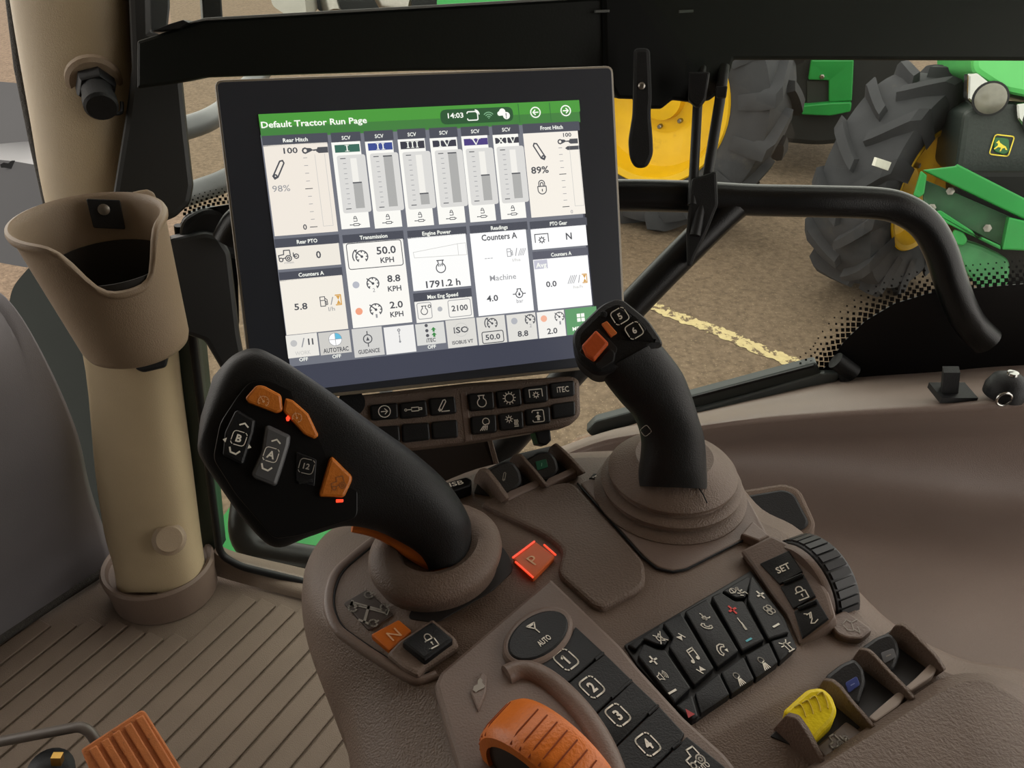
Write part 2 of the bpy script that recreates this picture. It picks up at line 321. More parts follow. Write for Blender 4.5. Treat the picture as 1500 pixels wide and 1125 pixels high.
I['cloud'] = [('f', arc(-.6, .1, .35, n=10)[:-1]), ('f', arc(-.15, .35, .5, n=12)[:-1]), ('f', [(-.7, -.22), (.3, -.22), (.3, .4), (-.5, .3)]), ('f', arc(.45, -.25, .55, n=14)[:-1])]
I['padcyl'] = [('l', rbox(-.28, .15, .28, .62, .08)), ('l', [(-.18, .62), (-.18, .8)] + arc(0, .8, .18, 180, 0, 5) + [(.18, .62)]), ('l', rbox(-.35, -.6, .55, -.25, .1)), ('l', [(-.35, -.42), (-.9, -.42)]), ('l', [(.55, -.42), (.8, -.42)]), ('f', arc(-.95, -.42, .1, n=6)[:-1])]
I['hook'] = [('l', arc(-.75, 0, .2, n=8)), ('f', [(-.6, .2), (-.3, .18), (-.1, 0), (-.6, -.2)]), ('l', [(-.1, 0), (.2, .02)]), ('f', [(.1, -.1), (.25, .22), (1.05, .22), (1.05, -.25), (.3, -.25)])]
I['tag'] = [('f', [(-1, 0), (-.65, .25), (1, .25), (1, -.25), (-.65, -.25)])]
I['target'] = [('l', arc(0, 0, .55)), ('l', [(0, .55), (0, 1)]), ('l', [(0, -.55), (0, -1)]), ('f', [(-.22, -.22), (0, .3), (.22, -.22)])]
I['swath'] = [('l', arc(0, .7, .14, n=8)), ('f', arc(0, -.7, .14, n=8)[:-1]), ('l', [(0, .5), (0, .2)]), ('l', [(0, .05), (0, -.2)]), ('l', [(0, -.3), (0, -.6)])]
I['fourwd'] = [('l', [(-.55, .9), (.55, -.9)]), ('l', [(-.45, .95), (.65, -.85)]), ('l', [(-.9, -.55), (.1, .1)]), ('l', [(-1, -.25), (-.75, -.85)]), ('l', [(.5, -.95), (.8, -.8)]), ('l', [(-.65, .8), (-.35, 1)])]
I['steer'] = [('l', [(-.85, .9), (0, -.1), (0, -.95)]), ('l', [(-.85, .9), (.85, .75), (0, -.1)]), ('l', [(-.4, .65), (.3, .6)])]
I['rabbit'] = [('f', [(-.9, -.1), (-.5, .2), (0, .15), (.4, .55), (.75, .6), (.85, .3), (.6, .1), (.6, -.4), (.3, -.5), (-.4, -.45), (-.8, -.5)])]
I['hatchup'] = [('l', [(-.8, -.2), (-.3, -.7), (.3, -.6), (.1, .2), (-.4, .4), (-.8, -.2)]), ('l', [(.1, .2), (.7, .7)]), ('l', [(.7, -.1), (.9, -.7), (.4, -.5)])]
def icon(mb, f, name, s, w=.13, x=0, y=0, rot=0):
    g = Fr(f.p(x, y), f.u*s, f.v*s)
    for kd, pts in I[name]:
        if kd == 'l': rib(mb, g, pts, w)
        else: fill(mb, g, pts)
def keyicon(mb, f, s, w=.1):
    """rounded square outline broken at two corners, as around the numbered keys"""
    p = rbox(-1, -1, 1, 1, .55); p += [p[0]]; g = Fr(f.o, f.u*s, f.v*s)
    for a, b in ((4, 11), (14, 21), (1, 4), (11, 14)): rib(mb, g, p[a:b], w)
def roman(mb, f, s, w, h):
    """serif Roman numerals"""
    adv = {'I': .55, 'V': 1.0, 'X': 1.0}; tot = sum(adv[c] for c in s); k = w/tot; x = -w/2; st_ = h*.2
    for c in s:
        a = adv[c]*k; m0, m1 = x+a*.12, x+a*.88; mid = x+a/2
        if c == 'I': rib(mb, f, [(mid, -h/2), (mid, h/2)], st_); ends_ = ((mid, 1), (mid, -1))
        elif c == 'V': rib(mb, f, [(m0+a*.08, h/2), (mid, -h/2)], st_); rib(mb, f, [(m1-a*.08, h/2), (mid, -h/2)], st_*.6); ends_ = ((m0+a*.08, 1), (m1-a*.08, 1))
        else: rib(mb, f, [(m0+a*.08, h/2), (m1-a*.08, -h/2)], st_); rib(mb, f, [(m1-a*.08, h/2), (m0+a*.08, -h/2)], st_*.6); ends_ = ((m0+a*.1, 1), (m1-a*.1, 1), (m0+a*.1, -1), (m1-a*.1, -1))
        for ex, sy in ends_: rib(mb, f, [(ex-k*.17, sy*h/2), (ex+k*.17, sy*h/2)], h*.09)
        x += a
# ================================================================== the cab shell
FL = Plane((0, 0, 0), (0, 0, 1)); GZ = -1.4; GR = Plane((0, 0, GZ), (0, 0, 1))
WA = FL.hit(345, 843); WD = V((1, -.12, 0)).normalized(); WN = V((WD.y, -WD.x, 0)).normalized()
WP = Plane(WA, WN, WD)                                # the right-hand side glass
FA, FB = FL.hit(0, 940), FL.hit(165, 830); FD = (FB-FA).normalized()
FWP = Plane(FA, FD.cross(V((0, 0, 1))), FD)           # the front bulkhead
def slabz(poly, z0, z1): return MB().rings([[V((x, y, z0)) for x, y in poly], [V((x, y, z1)) for x, y in poly]])
e1 = WA + WD*1.6; e0 = FB + FD*.12
floor = slabz([(-1.9, -1.2), (1.5, -1.2), (e1.x, e1.y+.02), (WA.x, WA.y+.02), (e0.x, e0.y+.05), (FA.x-FD.x*.9, FA.y-FD.y*.9)], -.06, -.004).build('floor', MATF); struct(floor, 'taupe ribbed rubber cab floor mat')
g0, g7 = FL.hit(166, 904), FL.hit(438, 891)
RD = (FL.hit(254, 926)-FL.hit(29, 1125)).normalized(); RN = V((RD.y, -RD.x, 0))
sp = (g7-g0).dot(RN)/7
ends = [FL.hit(160, 899), FL.hit(166, 904), FL.hit(189, 914), FL.hit(217, 923), FL.hit(254, 926), FL.hit(356, 870), FL.hit(384, 877), FL.hit(411, 884), FL.hit(438, 891)]
for k in range(-5, 20):
    s0 = g0.dot(RN)+(k-1)*sp+.0025; s1 = s0+sp-.005; e = ends[max(0, min(8, k))].dot(RD)
    if k < 1: e -= .02*(1-k)
    if k > 8: e -= .012*(k-8)
    if k == 4: e -= .0
    P = [RN*s0+RD*(-.55), RN*s1+RD*(-.55), RN*s1+RD*e, RN*s0+RD*e]
    mb = MB(); up = V((0, 0, 1))
    mb.rings([[p-up*.004 for p in P], [p-up*.0008 for p in P], inset(P, up, .0012)]); mb.build('rib', MATF, floor, 20)
# smooth mat border that the ribs run out into
# kick panel between mat and side glass
mb = MB(); L0 = [(300, 832), (345, 846), (450, 874), (560, 903)]; L1 = [(312, 808), (340, 822), (450, 848), (560, 874)]
rows = [[FL.hit(x, y+6)+V((0, 0, 0)) for x, y in L0], [FL.hit(x, y)+V((0, 0, .012)) for x, y in L0], [WP.hit(x, y) - WN*0 for x, y in L1], [WP.hit(x, y)-WN*.02 for x, y in L1]]
kick = patch(rows, 4).build('baseboard_right', MATF); struct(kick, 'taupe moulded kick strip under the side glass')
# grey front bulkhead: a sheet that bulges towards the driver and falls away into shade
rows = []
for py, xs in ((930, None), (820, None), (700, None), (600, None), (520, None), (450, None), (405, None)):
    pass
colp = [[(-260, 1113), (-120, 1020), (0, 940), (90, 880), (166, 830)],
        [(-260, 1050), (-120, 960), (0, 880), (75, 820), (150, 775)],
        [(-260, 950), (-120, 860), (0, 780), (60, 735), (112, 700)],
        [(-260, 780), (-120, 720), (0, 660), (40, 635), (80, 610)],
        [(-260, 620), (-120, 570), (0, 535), (25, 525), (46, 515)],
        [(-260, 520), (-120, 490), (0, 462), (12, 452), (22, 445)],
        [(-260, 470), (-120, 450), (-20, 440), (-8, 436), (2, 432)]]
off = (0, .0, .03, .05, .03, -.02, -.09)
rows = [[FWP.hit(x, y, 0) + FWP.n*off[i] for x, y in r] for i, r in enumerate(colp)]
wf = patch(rows, 5).build('wall_front', GREYP); struct(wf, 'smooth grey front bulkhead panel beside the corner post')
sol = wf.modifiers.new('thick', 'SOLIDIFY'); sol.thickness = .012; sol.offset = 0
# dark piping where bulkhead meets the mat
o = T('trim_1', FABRIC, None, [FL.hit(x, y)+V((0, 0, .008)) for x, y in ((-260, 1118), (0, 942), (90, 882), (168, 832))], .008); struct(o, 'dark woven edge strip along the bulkhead foot')
# ------------------------------------------------------------------ corner post
pa = [((180, 868), (298, 868), 1.292, .056, 2.6), ((175, 830), (295, 830), 1.272, .058, 2.6), ((162, 780), (288, 780), 1.245, .058, 2.6), ((150, 690), (276, 690), 1.19, .058, 2.6), ((137, 545), (257, 545), 1.105, .056, 2.5),
      ((110, 420), (245, 420), 1.03, .055, 2.5), ((76, 285), (222, 285), .975, .055, 2.4), ((58, 180), (210, 180), .945, .055, 2.4), ((36, 60), (196, 60), .915, .052, 2.4), ((16, -60), (190, -60), .885, .05, 2.4), ((-8, -200), (185, -200), .86, .05, 2.4), ((-40, -430), (175, -430), .83, .05, 2.4)]
post = MB().rings(loftsec(pa, 4, 40)).build('trim_2', BEIGE); struct(post, 'beige moulded corner post of the cab')
b0 = FL.hit(243, 862)
L_('post_collar', BROWN, post, b0-V((0, 0, .002)), (0, 0, 1), [(.074, 0), (.075, .03), (.078, .05), (.079, .06), (.076, .065), (.071, .063), (.068, .055), (.05, .05)], 44, u=RT, sx=1.1)
L_('cap_screw', BEIGED, post, at(248, 790, 1.192), (CAM-at(246, 790, 1.19)), [(.024, -.012), (.024, .001), (.02, .003), (.02, .006), (.018, .008)], 28, 'round beige cap near the foot of the post')
o = T('trim_3', FABRIC, None, [at(x, y, d) for x, y, d in ((4, -120, .9), (20, 0, .912), (32, 100, .935), (52, 200, .955), (74, 300, .985), (95, 400, 1.03))], .0085, 10); struct(o, 'dark woven seal along the corner post edge')
# power socket on the post
sk = at(140, 125, .885); skn = (CAM-sk).normalized()*.75 + V((0, 0, -.45)); skn.normalize()
so = thing('power_socket', 'black hexagonal power socket with hanging cap on the beige post', 'socket', sk-skn*.02)
L_('recess_shade', BEIGED, so, sk-skn*.014, skn, [(.029, 0), (.029, .006), (.025, .009)], 28)  # darker disc stands in for shading in the concave moulding
L_('hex_nut', BLK, so, sk, skn, [(.021, -.004), (.021, .008), (.019, .011)], 6)
L_('cap', BLKS, so, sk+skn*.008, skn, [(.016, 0), (.016, .016), (.0175, .018), (.0175, .03), (.015, .033)], 24)
T('strap', BLK, so, cr([sk+skn*.03+V((.008, 0, -.012)), sk+skn*.012+V((.02, 0, -.022)), sk+V((.024, .0, -.018))], 5), .0022, 8)
# ------------------------------------------------------------------ side window
def wpoly(name, m, par, px, h0, h1, r=0, bev=.001, label=None): return S(name, m, par, WP, px, h0, h1, bev, r, label)
win = MB(); P = [WP.hit(x, y, .0) for x, y in ((330, 818), (640, 893), (700, 760), (845, 640), (1190, 545), (1500, 520), (1900, 500), (1900, -250), (225, -250), (300, 540))]
win.rings([[p-WN*.002 for p in P], [p+WN*.002 for p in P]]); win = win.build('window_1', glassm('side_glass', (.93, .96, .93), .035), None, 0); struct(win, 'tinted side window glass')
sl = T('seal', BLK, win, [WP.hit(x, y, .008) for x, y in rnd([(262, 330), (300, 640), (322, 812), (352, 830), (470, 858), (640, 898)], 14, 4, False)], .006, 10)
o = wpoly('trim_4', mat('dark_green_frame', '20302a', .4, .1, 20), None, [(250, 430), (283, 430), (322, 806), (306, 812), (288, 800)], -.03, -.006); struct(o, 'dark green cab frame strip beside the post')
# the printed black border of the glass, with its dot screen fading into the clear
fr_px = [(1186, 558), (1212, 535), (1237, 500), (1268, 470), (1310, 445), (1360, 430), (1420, 423), (1500, 416), (1700, 408), (1900, 400), (1900, 560), (1500, 560)]
wpoly('black_border', GLOSS, win, fr_px, .0022, .004, 0, .0002)
dots = MB(); edge = cr([(1178, 560), (1212, 535), (1237, 500), (1268, 470), (1310, 445), (1360, 430), (1420, 423), (1500, 416), (1600, 411)], 40)
def dotrows(mb, edge, step, rows):
    acc = 0; pts = []; last = edge[0]
    for p in edge[1:]:
        acc += (p-last).length
        if acc >= step:
            d = (p-last).normalized(); pts.append((p, V((d.y, -d.x)))); acc = 0
        last = p
    for k, (p, q) in enumerate(pts):
        for j, (dist, sz) in enumerate(rows):
            c = p+q*dist+V((-q.y, q.x))*(step*.5*(j % 2)); x, y = c
            mb.add([WP.hit(x+a*sz, y+b*sz, .0035) for a, b in ((-1, -1), (1, -1), (1, 1), (-1, 1))], [(0, 1, 2, 3)])
dotrows(dots, edge, 10.2, ((2, 3.3), (7.5, 3.0), (13, 2.6), (19, 2.0), (26, 1.5), (34, 1.1)))
edge2 = cr([(264, 318), (290, 308), (318, 300), (345, 297)], 40)
dotrows(dots, edge2, 7, ((2, 2.3), (7, 2.1), (12, 1.7), (17, 1.2), (22, .8)))
d = dots.flat('dot_screen', GLOSS, win); d['kind'] = 'stuff'
wpoly('black_border', GLOSS, win, rnd([(262, 330), (272, 314), (300, 305), (345, 298), (350, 480), (285, 490)], 8), .0022, .004, 0, .0002)
# lower rail of the glass
rl = thing('window_rail', 'dark rubber lower rail of the side window above the sill', 'window rail', WP.hit(1030, 590))
wpoly('rail_bar', mat('dark_rail', '2a302f', .45, .1, 30), rl, [(858, 632), (872, 618), (1196, 532), (1204, 549), (1000, 603), (866, 640)], -.004, .012, 4, .003)
wpoly('rail_lip', mat('rail_lip_grey', '5c6262', .35, .08, 30), rl, [(1015, 603), (1200, 548), (1235, 548), (1222, 562), (1020, 616)], .004, .014, 3, .002)
wpoly('rail_groove', BLK, rl, [(1000, 585), (1192, 535), (1193, 538), (1000, 589)], .012, .0145, 0, .0004)
ht = WP.hit(1235, 540, .015)
T('hinge_pivot', BLK, rl, [ht+V((-.012, 0, .012)), ht+V((.012, -.005, -.004))], .011, 14); T('hinge_arm', BLK, rl, [ht, ht+V((.006, -.01, -.022)), ht+V((.03, -.015, -.026))], .007, 10)
# ------------------------------------------------------------------ right-hand side panel with its long pocket
def wpt(x, y, h=0): return WP.hit(x, y, h)
rowsp = [[wpt(x, y, .004) for x, y in ((820, 655), (900, 628), (1010, 606), (1120, 580), (1230, 556), (1370, 545), (1500, 535), (1750, 530))],
         [at(x, y, d) for x, y, d in ((815, 668, .85), (890, 640, .86), (1000, 622, .855), (1110, 605, .85), (1230, 592, .84), (1370, 582, .82), (1500, 574, .80), (1750, 560, .76))],
         [at(x, y, d) for x, y, d in ((812, 676, .83), (885, 650, .84), (985, 634, .835), (1095, 618, .825), (1230, 606, .81), (1370, 599, .79), (1500, 592, .77), (1750, 578, .73))],
         [at(x, y, d) for x, y, d in ((812, 684, .835), (885, 660, .85), (980, 645, .85), (1090, 631, .845), (1230, 621, .835), (1370, 615, .82), (1500, 609, .80), (1750, 595, .76))],
         [at(x, y, d) for x, y, d in ((815, 700, .86), (890, 685, .88), (985, 670, .9), (1090, 658, .91), (1230, 650, .915), (1370, 648, .91), (1500, 645, .9), (1750, 630, .86))],
         [at(x, y, d) for x, y, d in ((825, 740, .87), (900, 735, .87), (1000, 725, .885), (1100, 715, .90), (1230, 715, .915), (1370, 725, .92), (1500, 735, .92), (1750, 735, .9))],
         [at(x, y, d) for x, y, d in ((840, 830, .82), (920, 825, .82), (1020, 815, .825), (1120, 805, .83), (1240, 800, .83), (1370, 800, .825), (1500, 810, .81), (1750, 830, .78))],
         [at(x, y, d) for x, y, d in ((860, 960, .75), (940, 950, .745), (1040, 935, .745), (1140, 920, .74), (1260, 905, .73), (1380, 900, .715), (1500, 905, .70), (1750, 920, .66))],
         [at(x, y, d) for x, y, d in ((880, 1120, .70), (960, 1110, .69), (1060, 1090, .68), (1160, 1070, .67), (1280, 1050, .65), (1400, 1040, .63), (1500, 1040, .61), (1750, 1060, .57))]]
wr = patch(rowsp, 5).build('wall_right', mat('taupe_side_panel', '7f7068', .5, .05, 9, .3, 900), None, 60); struct(wr, 'taupe moulded side panel with a long pocket under the window')
o = S('trim_5', mat('tan_sill', 'b3a183', .5, .05, 12, .2, 800), None, FL.up(.33), [(770, 690), (850, 642), (935, 620), (960, 640), (900, 668), (830, 690)], -.02, .012, .003, 6); struct(o, 'tan sill corner behind the joystick')
# black pad on the panel behind the boot
SP = Plane(at(1130, 740, .735), (CAM-at(1130, 740, .735)).normalized()*.6+V((-.15, -.1, .6)), RT)
sk = thing('speaker_pad', 'dark flat pad in a brown frame behind the joystick boot', 'speaker pad', SP.hit(1130, 780))
S('frame', BROWN, sk, SP, [(1060, 735), (1082, 718), (1150, 707), (1172, 716), (1196, 768), (1186, 785), (1150, 790), (1060, 800)], -.02, .004, .003, 12)
S('pad', mat('charcoal_pad', '26282b', .4, .06, 40, .2, 900), sk, SP, [(1060, 745), (1085, 727), (1148, 716), (1164, 723), (1186, 766), (1176, 776), (1140, 782), (1060, 795)], .003, .006, .002, 10)
# hold-down clip and round catch on the sill
cl = at(1395, 575, .80); ct = thing('sill_clip', 'black upright strap clip on the window sill', 'clip', cl)
u1 = (at(1420, 575, .80)-cl).normalized(); n1 = V((0, 0, 1))
MB().box(cl, u1*.018, V((0, .014, 0)), n1*.003).build('clip_base', BLK, ct)
MB().box(cl+u1*-.006+n1*.013, u1*.008, V((.002, .006, 0)), n1*.014+u1*-.003).build('clip_tongue', BLKS, ct)
rc = at(1478, 562, .78); rt_ = thing('round_catch', 'black domed catch with a chrome ring on the window sill', 'catch', rc)
L_('catch_body', BLK, rt_, rc-n1*.012, n1, [(.02, 0), (.02, .008), (.016, .017), (.008, .022), (.001, .023)], 28)
L_('chrome_button', CHROME, rt_, rc+n1*.01, n1, [(.0055, 0), (.005, .003), (.001, .004)], 16)
rg = rc+V((-.012, -.018, -.006)); T('pull_ring', CHROME, rt_, [rg+V((.007*math.cos(a), 0, .007*math.sin(a))) for a in [i*math.pi/8 for i in range(17)]], .0013, 8)
# cab roof, plus unseen walls behind and left of the driver added to block light
o = slabz([(-1.6, -1.3), (1.3, -1.3), (1.3, 1.0), (-1.6, 1.0)], 1.62, 1.7).build('ceiling', mat('beige_headliner', 'b6ab98', .8, .05, 10)); struct(o, 'beige cab headliner')
o = slabz([(-1.0, -.62), (1.1, -.62), (1.1, -.55), (-1.0, -.55)], -.06, 1.62).build('wall_back_blocker', mat('dark_rear_blocker', '3b362f', .7, .05, 10)); struct(o, 'unseen dark rear wall added to block light')  # added full height to cut light and reflections from behind
o = slabz([(-1.08, -.6), (-1.02, -.6), (-1.02, .35), (-1.08, .35)], -.06, 1.3).build('wall_left_blocker', mat('dark_left_blocker', '4a443b', .7, .05, 10)); struct(o, 'unseen dark left panel added to block light')  # added to hold back light from the left
# ================================================================== outside
g = slabz([(-14, -3), (14, -3), (14, 26), (-14, 26)], GZ-.2, GZ).build('ground', ASPH); struct(g, 'brown worn asphalt yard')
mb = MB(); pl = GR; A = [(938, 436), (955, 448), (1000, 466), (1050, 484), (1100, 506), (1150, 526), (1190, 541), (1240, 563), (1330, 600)]
C = [GR.hit(x, y, .004) for x, y in A]; C = cr(C, 14); n = len(C)
for sgn in (1,):
    T0 = [(C[min(i+1, n-1)]-C[max(0, i-1)]).normalized() for i in range(n)]; N0 = [V((-t.y, t.x, 0)) for t in T0]
    a = [C[i]+N0[i]*(.055+random.uniform(-.014, .012)) for i in range(n)]; b = [C[i]-N0[i]*(.055+random.uniform(-.014, .012)) for i in range(n)]
    mb.add(a+b, [(i, i+1, n+i+1, n+i) for i in range(n-1)])
o = mb.flat('parking_line', LINEP); tag(o, 'worn pale yellow line painted across the asphalt', 'road marking')
def wheel(par, c, ax, R, W, rr, nl, rimm, steps=28, hub=True):
    """tyre with bar lugs and a dished rim; ax points out of the visible face"""
    c = V(c); ax = V(ax).normalized(); u = V((0, 0, 1)); u = (u-ax*u.dot(ax)).normalized(); v = ax.cross(u)
    h = W/2; s = R-rr
    prof = [(rr*.98, -h*.72), (rr+s*.25, -h*.95), (rr+s*.6, -h), (R-.075, -h*.9), (R-.06, -h*.5), (R-.055, 0), (R-.06, h*.5), (R-.075, h*.9), (rr+s*.6, h), (rr+s*.25, h*.95), (rr*.98, h*.72)]
    L_('tyre', TYRE, par, c, ax, prof, 64, cap0=False, cap1=False)
    # one lug: bar from the centre line sweeping back to the shoulder
    lug = MB(); K = 7; ring = []
    for i in range(K):
        t = i/(K-1); z = t*h*1.0+.0; ang = -.30*t**1.15/ (R/.75); wd = .040+.016*t
        top = R-.0*t if t < .85 else R-.03; base = (R-.075) if t < .85 else R-.13
        sect = []
        for q, rad in ((-wd*1.25, base), (-wd*.8, top), (wd*.8, top), (wd*1.25, base)):
            a = ang+q/R; sect.append(V((math.cos(a)*rad, math.sin(a)*rad, z)))
        ring.append(sect)
    sect = [V((p.x*((R-.17)/R), p.y*((R-.17)/R), h*1.04)) for p in ring[-1]]; ring.append(sect)
    lug.rings(ring); lm = None
    for side in (1, -1):
        for k in range(nl):
            a = (k+(.5 if side < 0 else 0))*2*math.pi/nl
            M = Matrix(((u.x, v.x, ax.x*side, c.x), (u.y, v.y, ax.y*side, c.y), (u.z, v.z, ax.z*side, c.z), (0, 0, 0, 1))) @ Matrix.Rotation(a, 4, 'Z')
            if lm is None: o = lug.build('lug', TYRE, None, 30); lm = o.data
            else: o = bpy.data.objects.new('lug', lm); COL.objects.link(o)
            o.parent = par; o.matrix_parent_inverse = wm(par).inverted(); o.matrix_basis = M
    L_('rim', rimm, par, c, ax, [(rr*.985, -h*.7), (rr*1.0, h*.72), (rr*1.04, h*.80), (rr*1.02, h*.84), (rr*.94, h*.80), (rr*.9, h*.5), (rr*.86, h*.3), (rr*.62, h*.2), (rr*.5, h*.05), (rr*.46, h*.0), (rr*.3, h*.02), (rr*.28, h*.22), (rr*.1, h*.26)], 56)
    if hub:
        for k in range(8):
            a = k*math.pi/4; p = c+ax*(h*.03)+(u*math.cos(a)+v*math.sin(a))*rr*.38
            L_('wheel_bolt', STEEL, par, p, ax, [(.018, -.01), (.018, .03), (.012, .035)], 6)
# tractor standing off to the right: front wheel, nose, lamps, front bracket
c1 = GR.hit(1330, 430); ax1 = V((.62, -.78, 0)); R1 = .70
tb = thing('parked_tractor', 'green tractor with large front tyre, headlights and front bracket', 'tractor', c1)
wc = at(1322, 262, 5.05); wc.z = GZ+R1
wheel(tb, wc, ax1, R1, .44, .37, 13, YRIM)
NP = Plane(at(1450, 230, 4.25), (-.28, -.93, .2), V((.95, -.28, 0)))
S('nose_grille', mat('dark_grille', '1c2522', .5, .2, 60, .6, 90), tb, NP, [(1412, 165), (1450, 150), (1510, 150), (1600, 170), (1600, 360), (1500, 345), (1400, 250)], -.6, 0, .03, 8)
S('hood', GREENL, tb, NP, [(1424, 60), (1520, 40), (1620, 60), (1620, 170), (1500, 141), (1470, 135), (1424, 105)], -.9, .03, .03, 10)
for pxp, lab in (([(1418, 108), (1432, 106), (1474, 140), (1472, 150), (1454, 170), (1444, 170), (1417, 146)], None), ([(1488, 152), (1520, 148), (1560, 165), (1555, 200), (1505, 195), (1490, 175)], None)):
    hl = S('headlight', CHROME, tb, NP, pxp, -.05, .04, .012, 3)
    cx = sum(p[0] for p in pxp)/len(pxp)+6; cy = sum(p[1] for p in pxp)/len(pxp)+3
    L_('lamp_lens', mat('lamp_lens', '737067', .25, .25, 12, spec=.5), hl, NP.hit(cx, cy, .035), NP.n, [(.075, 0), (.075, .012), (.066, .02), (.03, .03), (.001, .032)], 28)
    L_('lens_ring', BLK, hl, NP.hit(cx, cy, .034), NP.n, [(.086, 0), (.086, .01), (.075, .012)], 28)
eb = S('emblem', mat('emblem_green', '1d5c2c', .4, .05, 20), tb, NP, [(1456, 201), (1478, 203), (1479, 222), (1471, 227), (1456, 222)], 0, .012, .004, 4)
f = fr(NP, 1467.5, 213, 1, .12, .0135); mb = MB()
rib(mb, Fr(f.o, f.u*.046, f.v*.05), rbox(-1, -1, 1, 1, .3), .12, True)
fill(mb, Fr(f.o, f.u*.034, f.v*.034), [(-.9, .3), (-.6, .7), (-.35, .35), (.1, .1), (.6, -.1), (.95, -.55), (.75, -.6), (.5, -.3), (.2, -.45), (.1, -.9), (-.05, -.85), (0, -.35), (-.4, -.3), (-.8, -.7), (-.95, -.6), (-.55, -.1), (-.6, .2)])
mb.flat('leaping_mark', mat('emblem_yellow', 'e8cf3a', .4, .04, 20), eb)
BP = Plane(at(1420, 310, 4.0), (-.42, -.85, .3), V((.9, -.42, 0)))
br = MB(); 
S('bracket_top', GREEN, tb, BP, [(1351, 249), (1400, 243), (1402, 240), (1520, 300), (1560, 325), (1520, 330), (1492, 317)], -.05, .04, .008, 3)
S('bracket_side', GREEN, tb, BP, [(1349, 250), (1358, 256), (1354, 284), (1346, 290), (1338, 286)], -.12, .035, .008, 2)
S('bracket_lower', GREEN, tb, BP, [(1366, 312), (1378, 308), (1424, 338), (1432, 348), (1440, 348), (1466, 360), (1466, 366), (1376, 322)], -.05, .035, .008, 2)
S('bracket_end', GREEN, tb, BP, [(1478, 318), (1530, 330), (1560, 350), (1560, 370), (1474, 366), (1468, 366)], -.12, .045, .008, 2)
S('bracket_back', mat('dark_green_plate', '1f4a2c', .6, .3, 10, .4, 30), tb, BP, [(1352, 262), (1490, 322), (1470, 362), (1352, 300)], -.09, -.06, .004)
for (x, y) in ((1365, 304), (1446, 334), (1392, 280)): L_('bracket_bolt', STEEL, tb, BP.hit(x, y, -.06), BP.n, [(.02, 0), (.02, .02), (.01, .022)], 6)
S('axle_housing', mat('green_axle', '2a6a3c', .6, .3, 8, .4, 30), tb, BP, [(1390, 345), (1440, 360), (1480, 380), (1478, 420), (1440, 432), (1412, 395), (1396, 372)], -.3, -.02, .03, 12)
S('tow_lug', GREEN, tb, BP, [(1398, 336), (1412, 340), (1418, 352), (1412, 360), (1398, 358), (1394, 345)], -.04, .02, .008, 4)
S('chassis', DARK, tb, BP, [(1400, 250), (1600, 250), (1600, 430), (1440, 420), (1400, 380)], -1.2, -.2, .03, 12)
o = S('paper_tag', mat('paper', 'd9d6cc', .8, .05, 30), tb, Plane(wc+ax1.normalized()*.245, ax1, RT), [(1285, 231), (1306, 238), (1301, 250), (1281, 243)], -.01, .006, .001, 0, 'small pale paper tag on the tyre')
# tractor further off: wheel with the bright rim, dark box added to deepen the shade, green step frame
tf = thing('parked_tractor', 'tractor with bright yellow wheel rim standing behind the hanging strap', 'tractor', GR.hit(1000, 300))
wc2 = at(973, 140, 5.93); R2 = wc2.z-GZ; ax2 = V((-.55, -.83, 0)).normalized()
wheel(tf, wc2, ax2, R2,   .62, .575, 16, YRIM, hub=True)
UP2 = Plane(at(1130, 150, 6.9), (-.2, -1, 0), RT)
S('underbody_shade', mat('black_underbody_shade', '0f100f', .8, .3, 4), tf, UP2, [(1040, -160), (1330, -160), (1330, 200), (1200, 215), (1090, 205), (1060, 120)], -1.6, 0, .05, 20)
GP2 = Plane(at(1215, 120, 6.7), (-.25, -1, 0), RT)
S('step_plate', GREEN, tf, GP2, [(1188, 88), (1251, 88), (1248, 148), (1214, 150), (1214, 118), (1184, 117)], -.05, .03, .01, 2)
S('step_tread', GREEN, tf, GP2, [(1174, 155), (1216, 151), (1248, 150), (1246, 164), (1216, 170), (1174, 168)], -.25, .06, .01, 3)
S('step_bracket', mat('dark_plate', '1b201d', .6, .2, 10), tf, GP2, [(1182, 118), (1214, 118), (1214, 152), (1182, 152)], -.03, -.01, .003)
L_('step_bolt', STEEL, tf, GP2.hit(1204, 112, .03), GP2.n, [(.02, 0), (.02, .015), (.012, .02)], 6)
# ------------------------------------------------------------------ our own tractor outside the glass: handrail, step plate, fender, bonnet
hr = thing('handrail', 'thick black tubular handrail bent across the side window', 'handrail', at(1428, 484, .9))
pth = [(332, 352, .95), (352, 322, .94), (400, 304, .925), (600, 296, .89), (830, 289, .865), (905, 286, .86), (1010, 288, .86), (1100, 293, .86), (1200, 295, .855), (1285, 298, .855), (1325, 308, .855), (1356, 330, .858), (1377, 365, .865), (1392, 410, .875), (1408, 452, .888), (1424, 478, .9), (1446, 500, .906)]
T('rail_tube', RAILM, hr, cr([at(*p) for p in pth], 5), .0168, 24)
T('brace_tube', RAILM, hr, cr([at(*p) for p in ((1092, 291, .864), (1072, 303, .864), (1010, 362, .87), (940, 433, .88), (860, 520, .89), (720, 675, .90))], 4), .0172, 20)
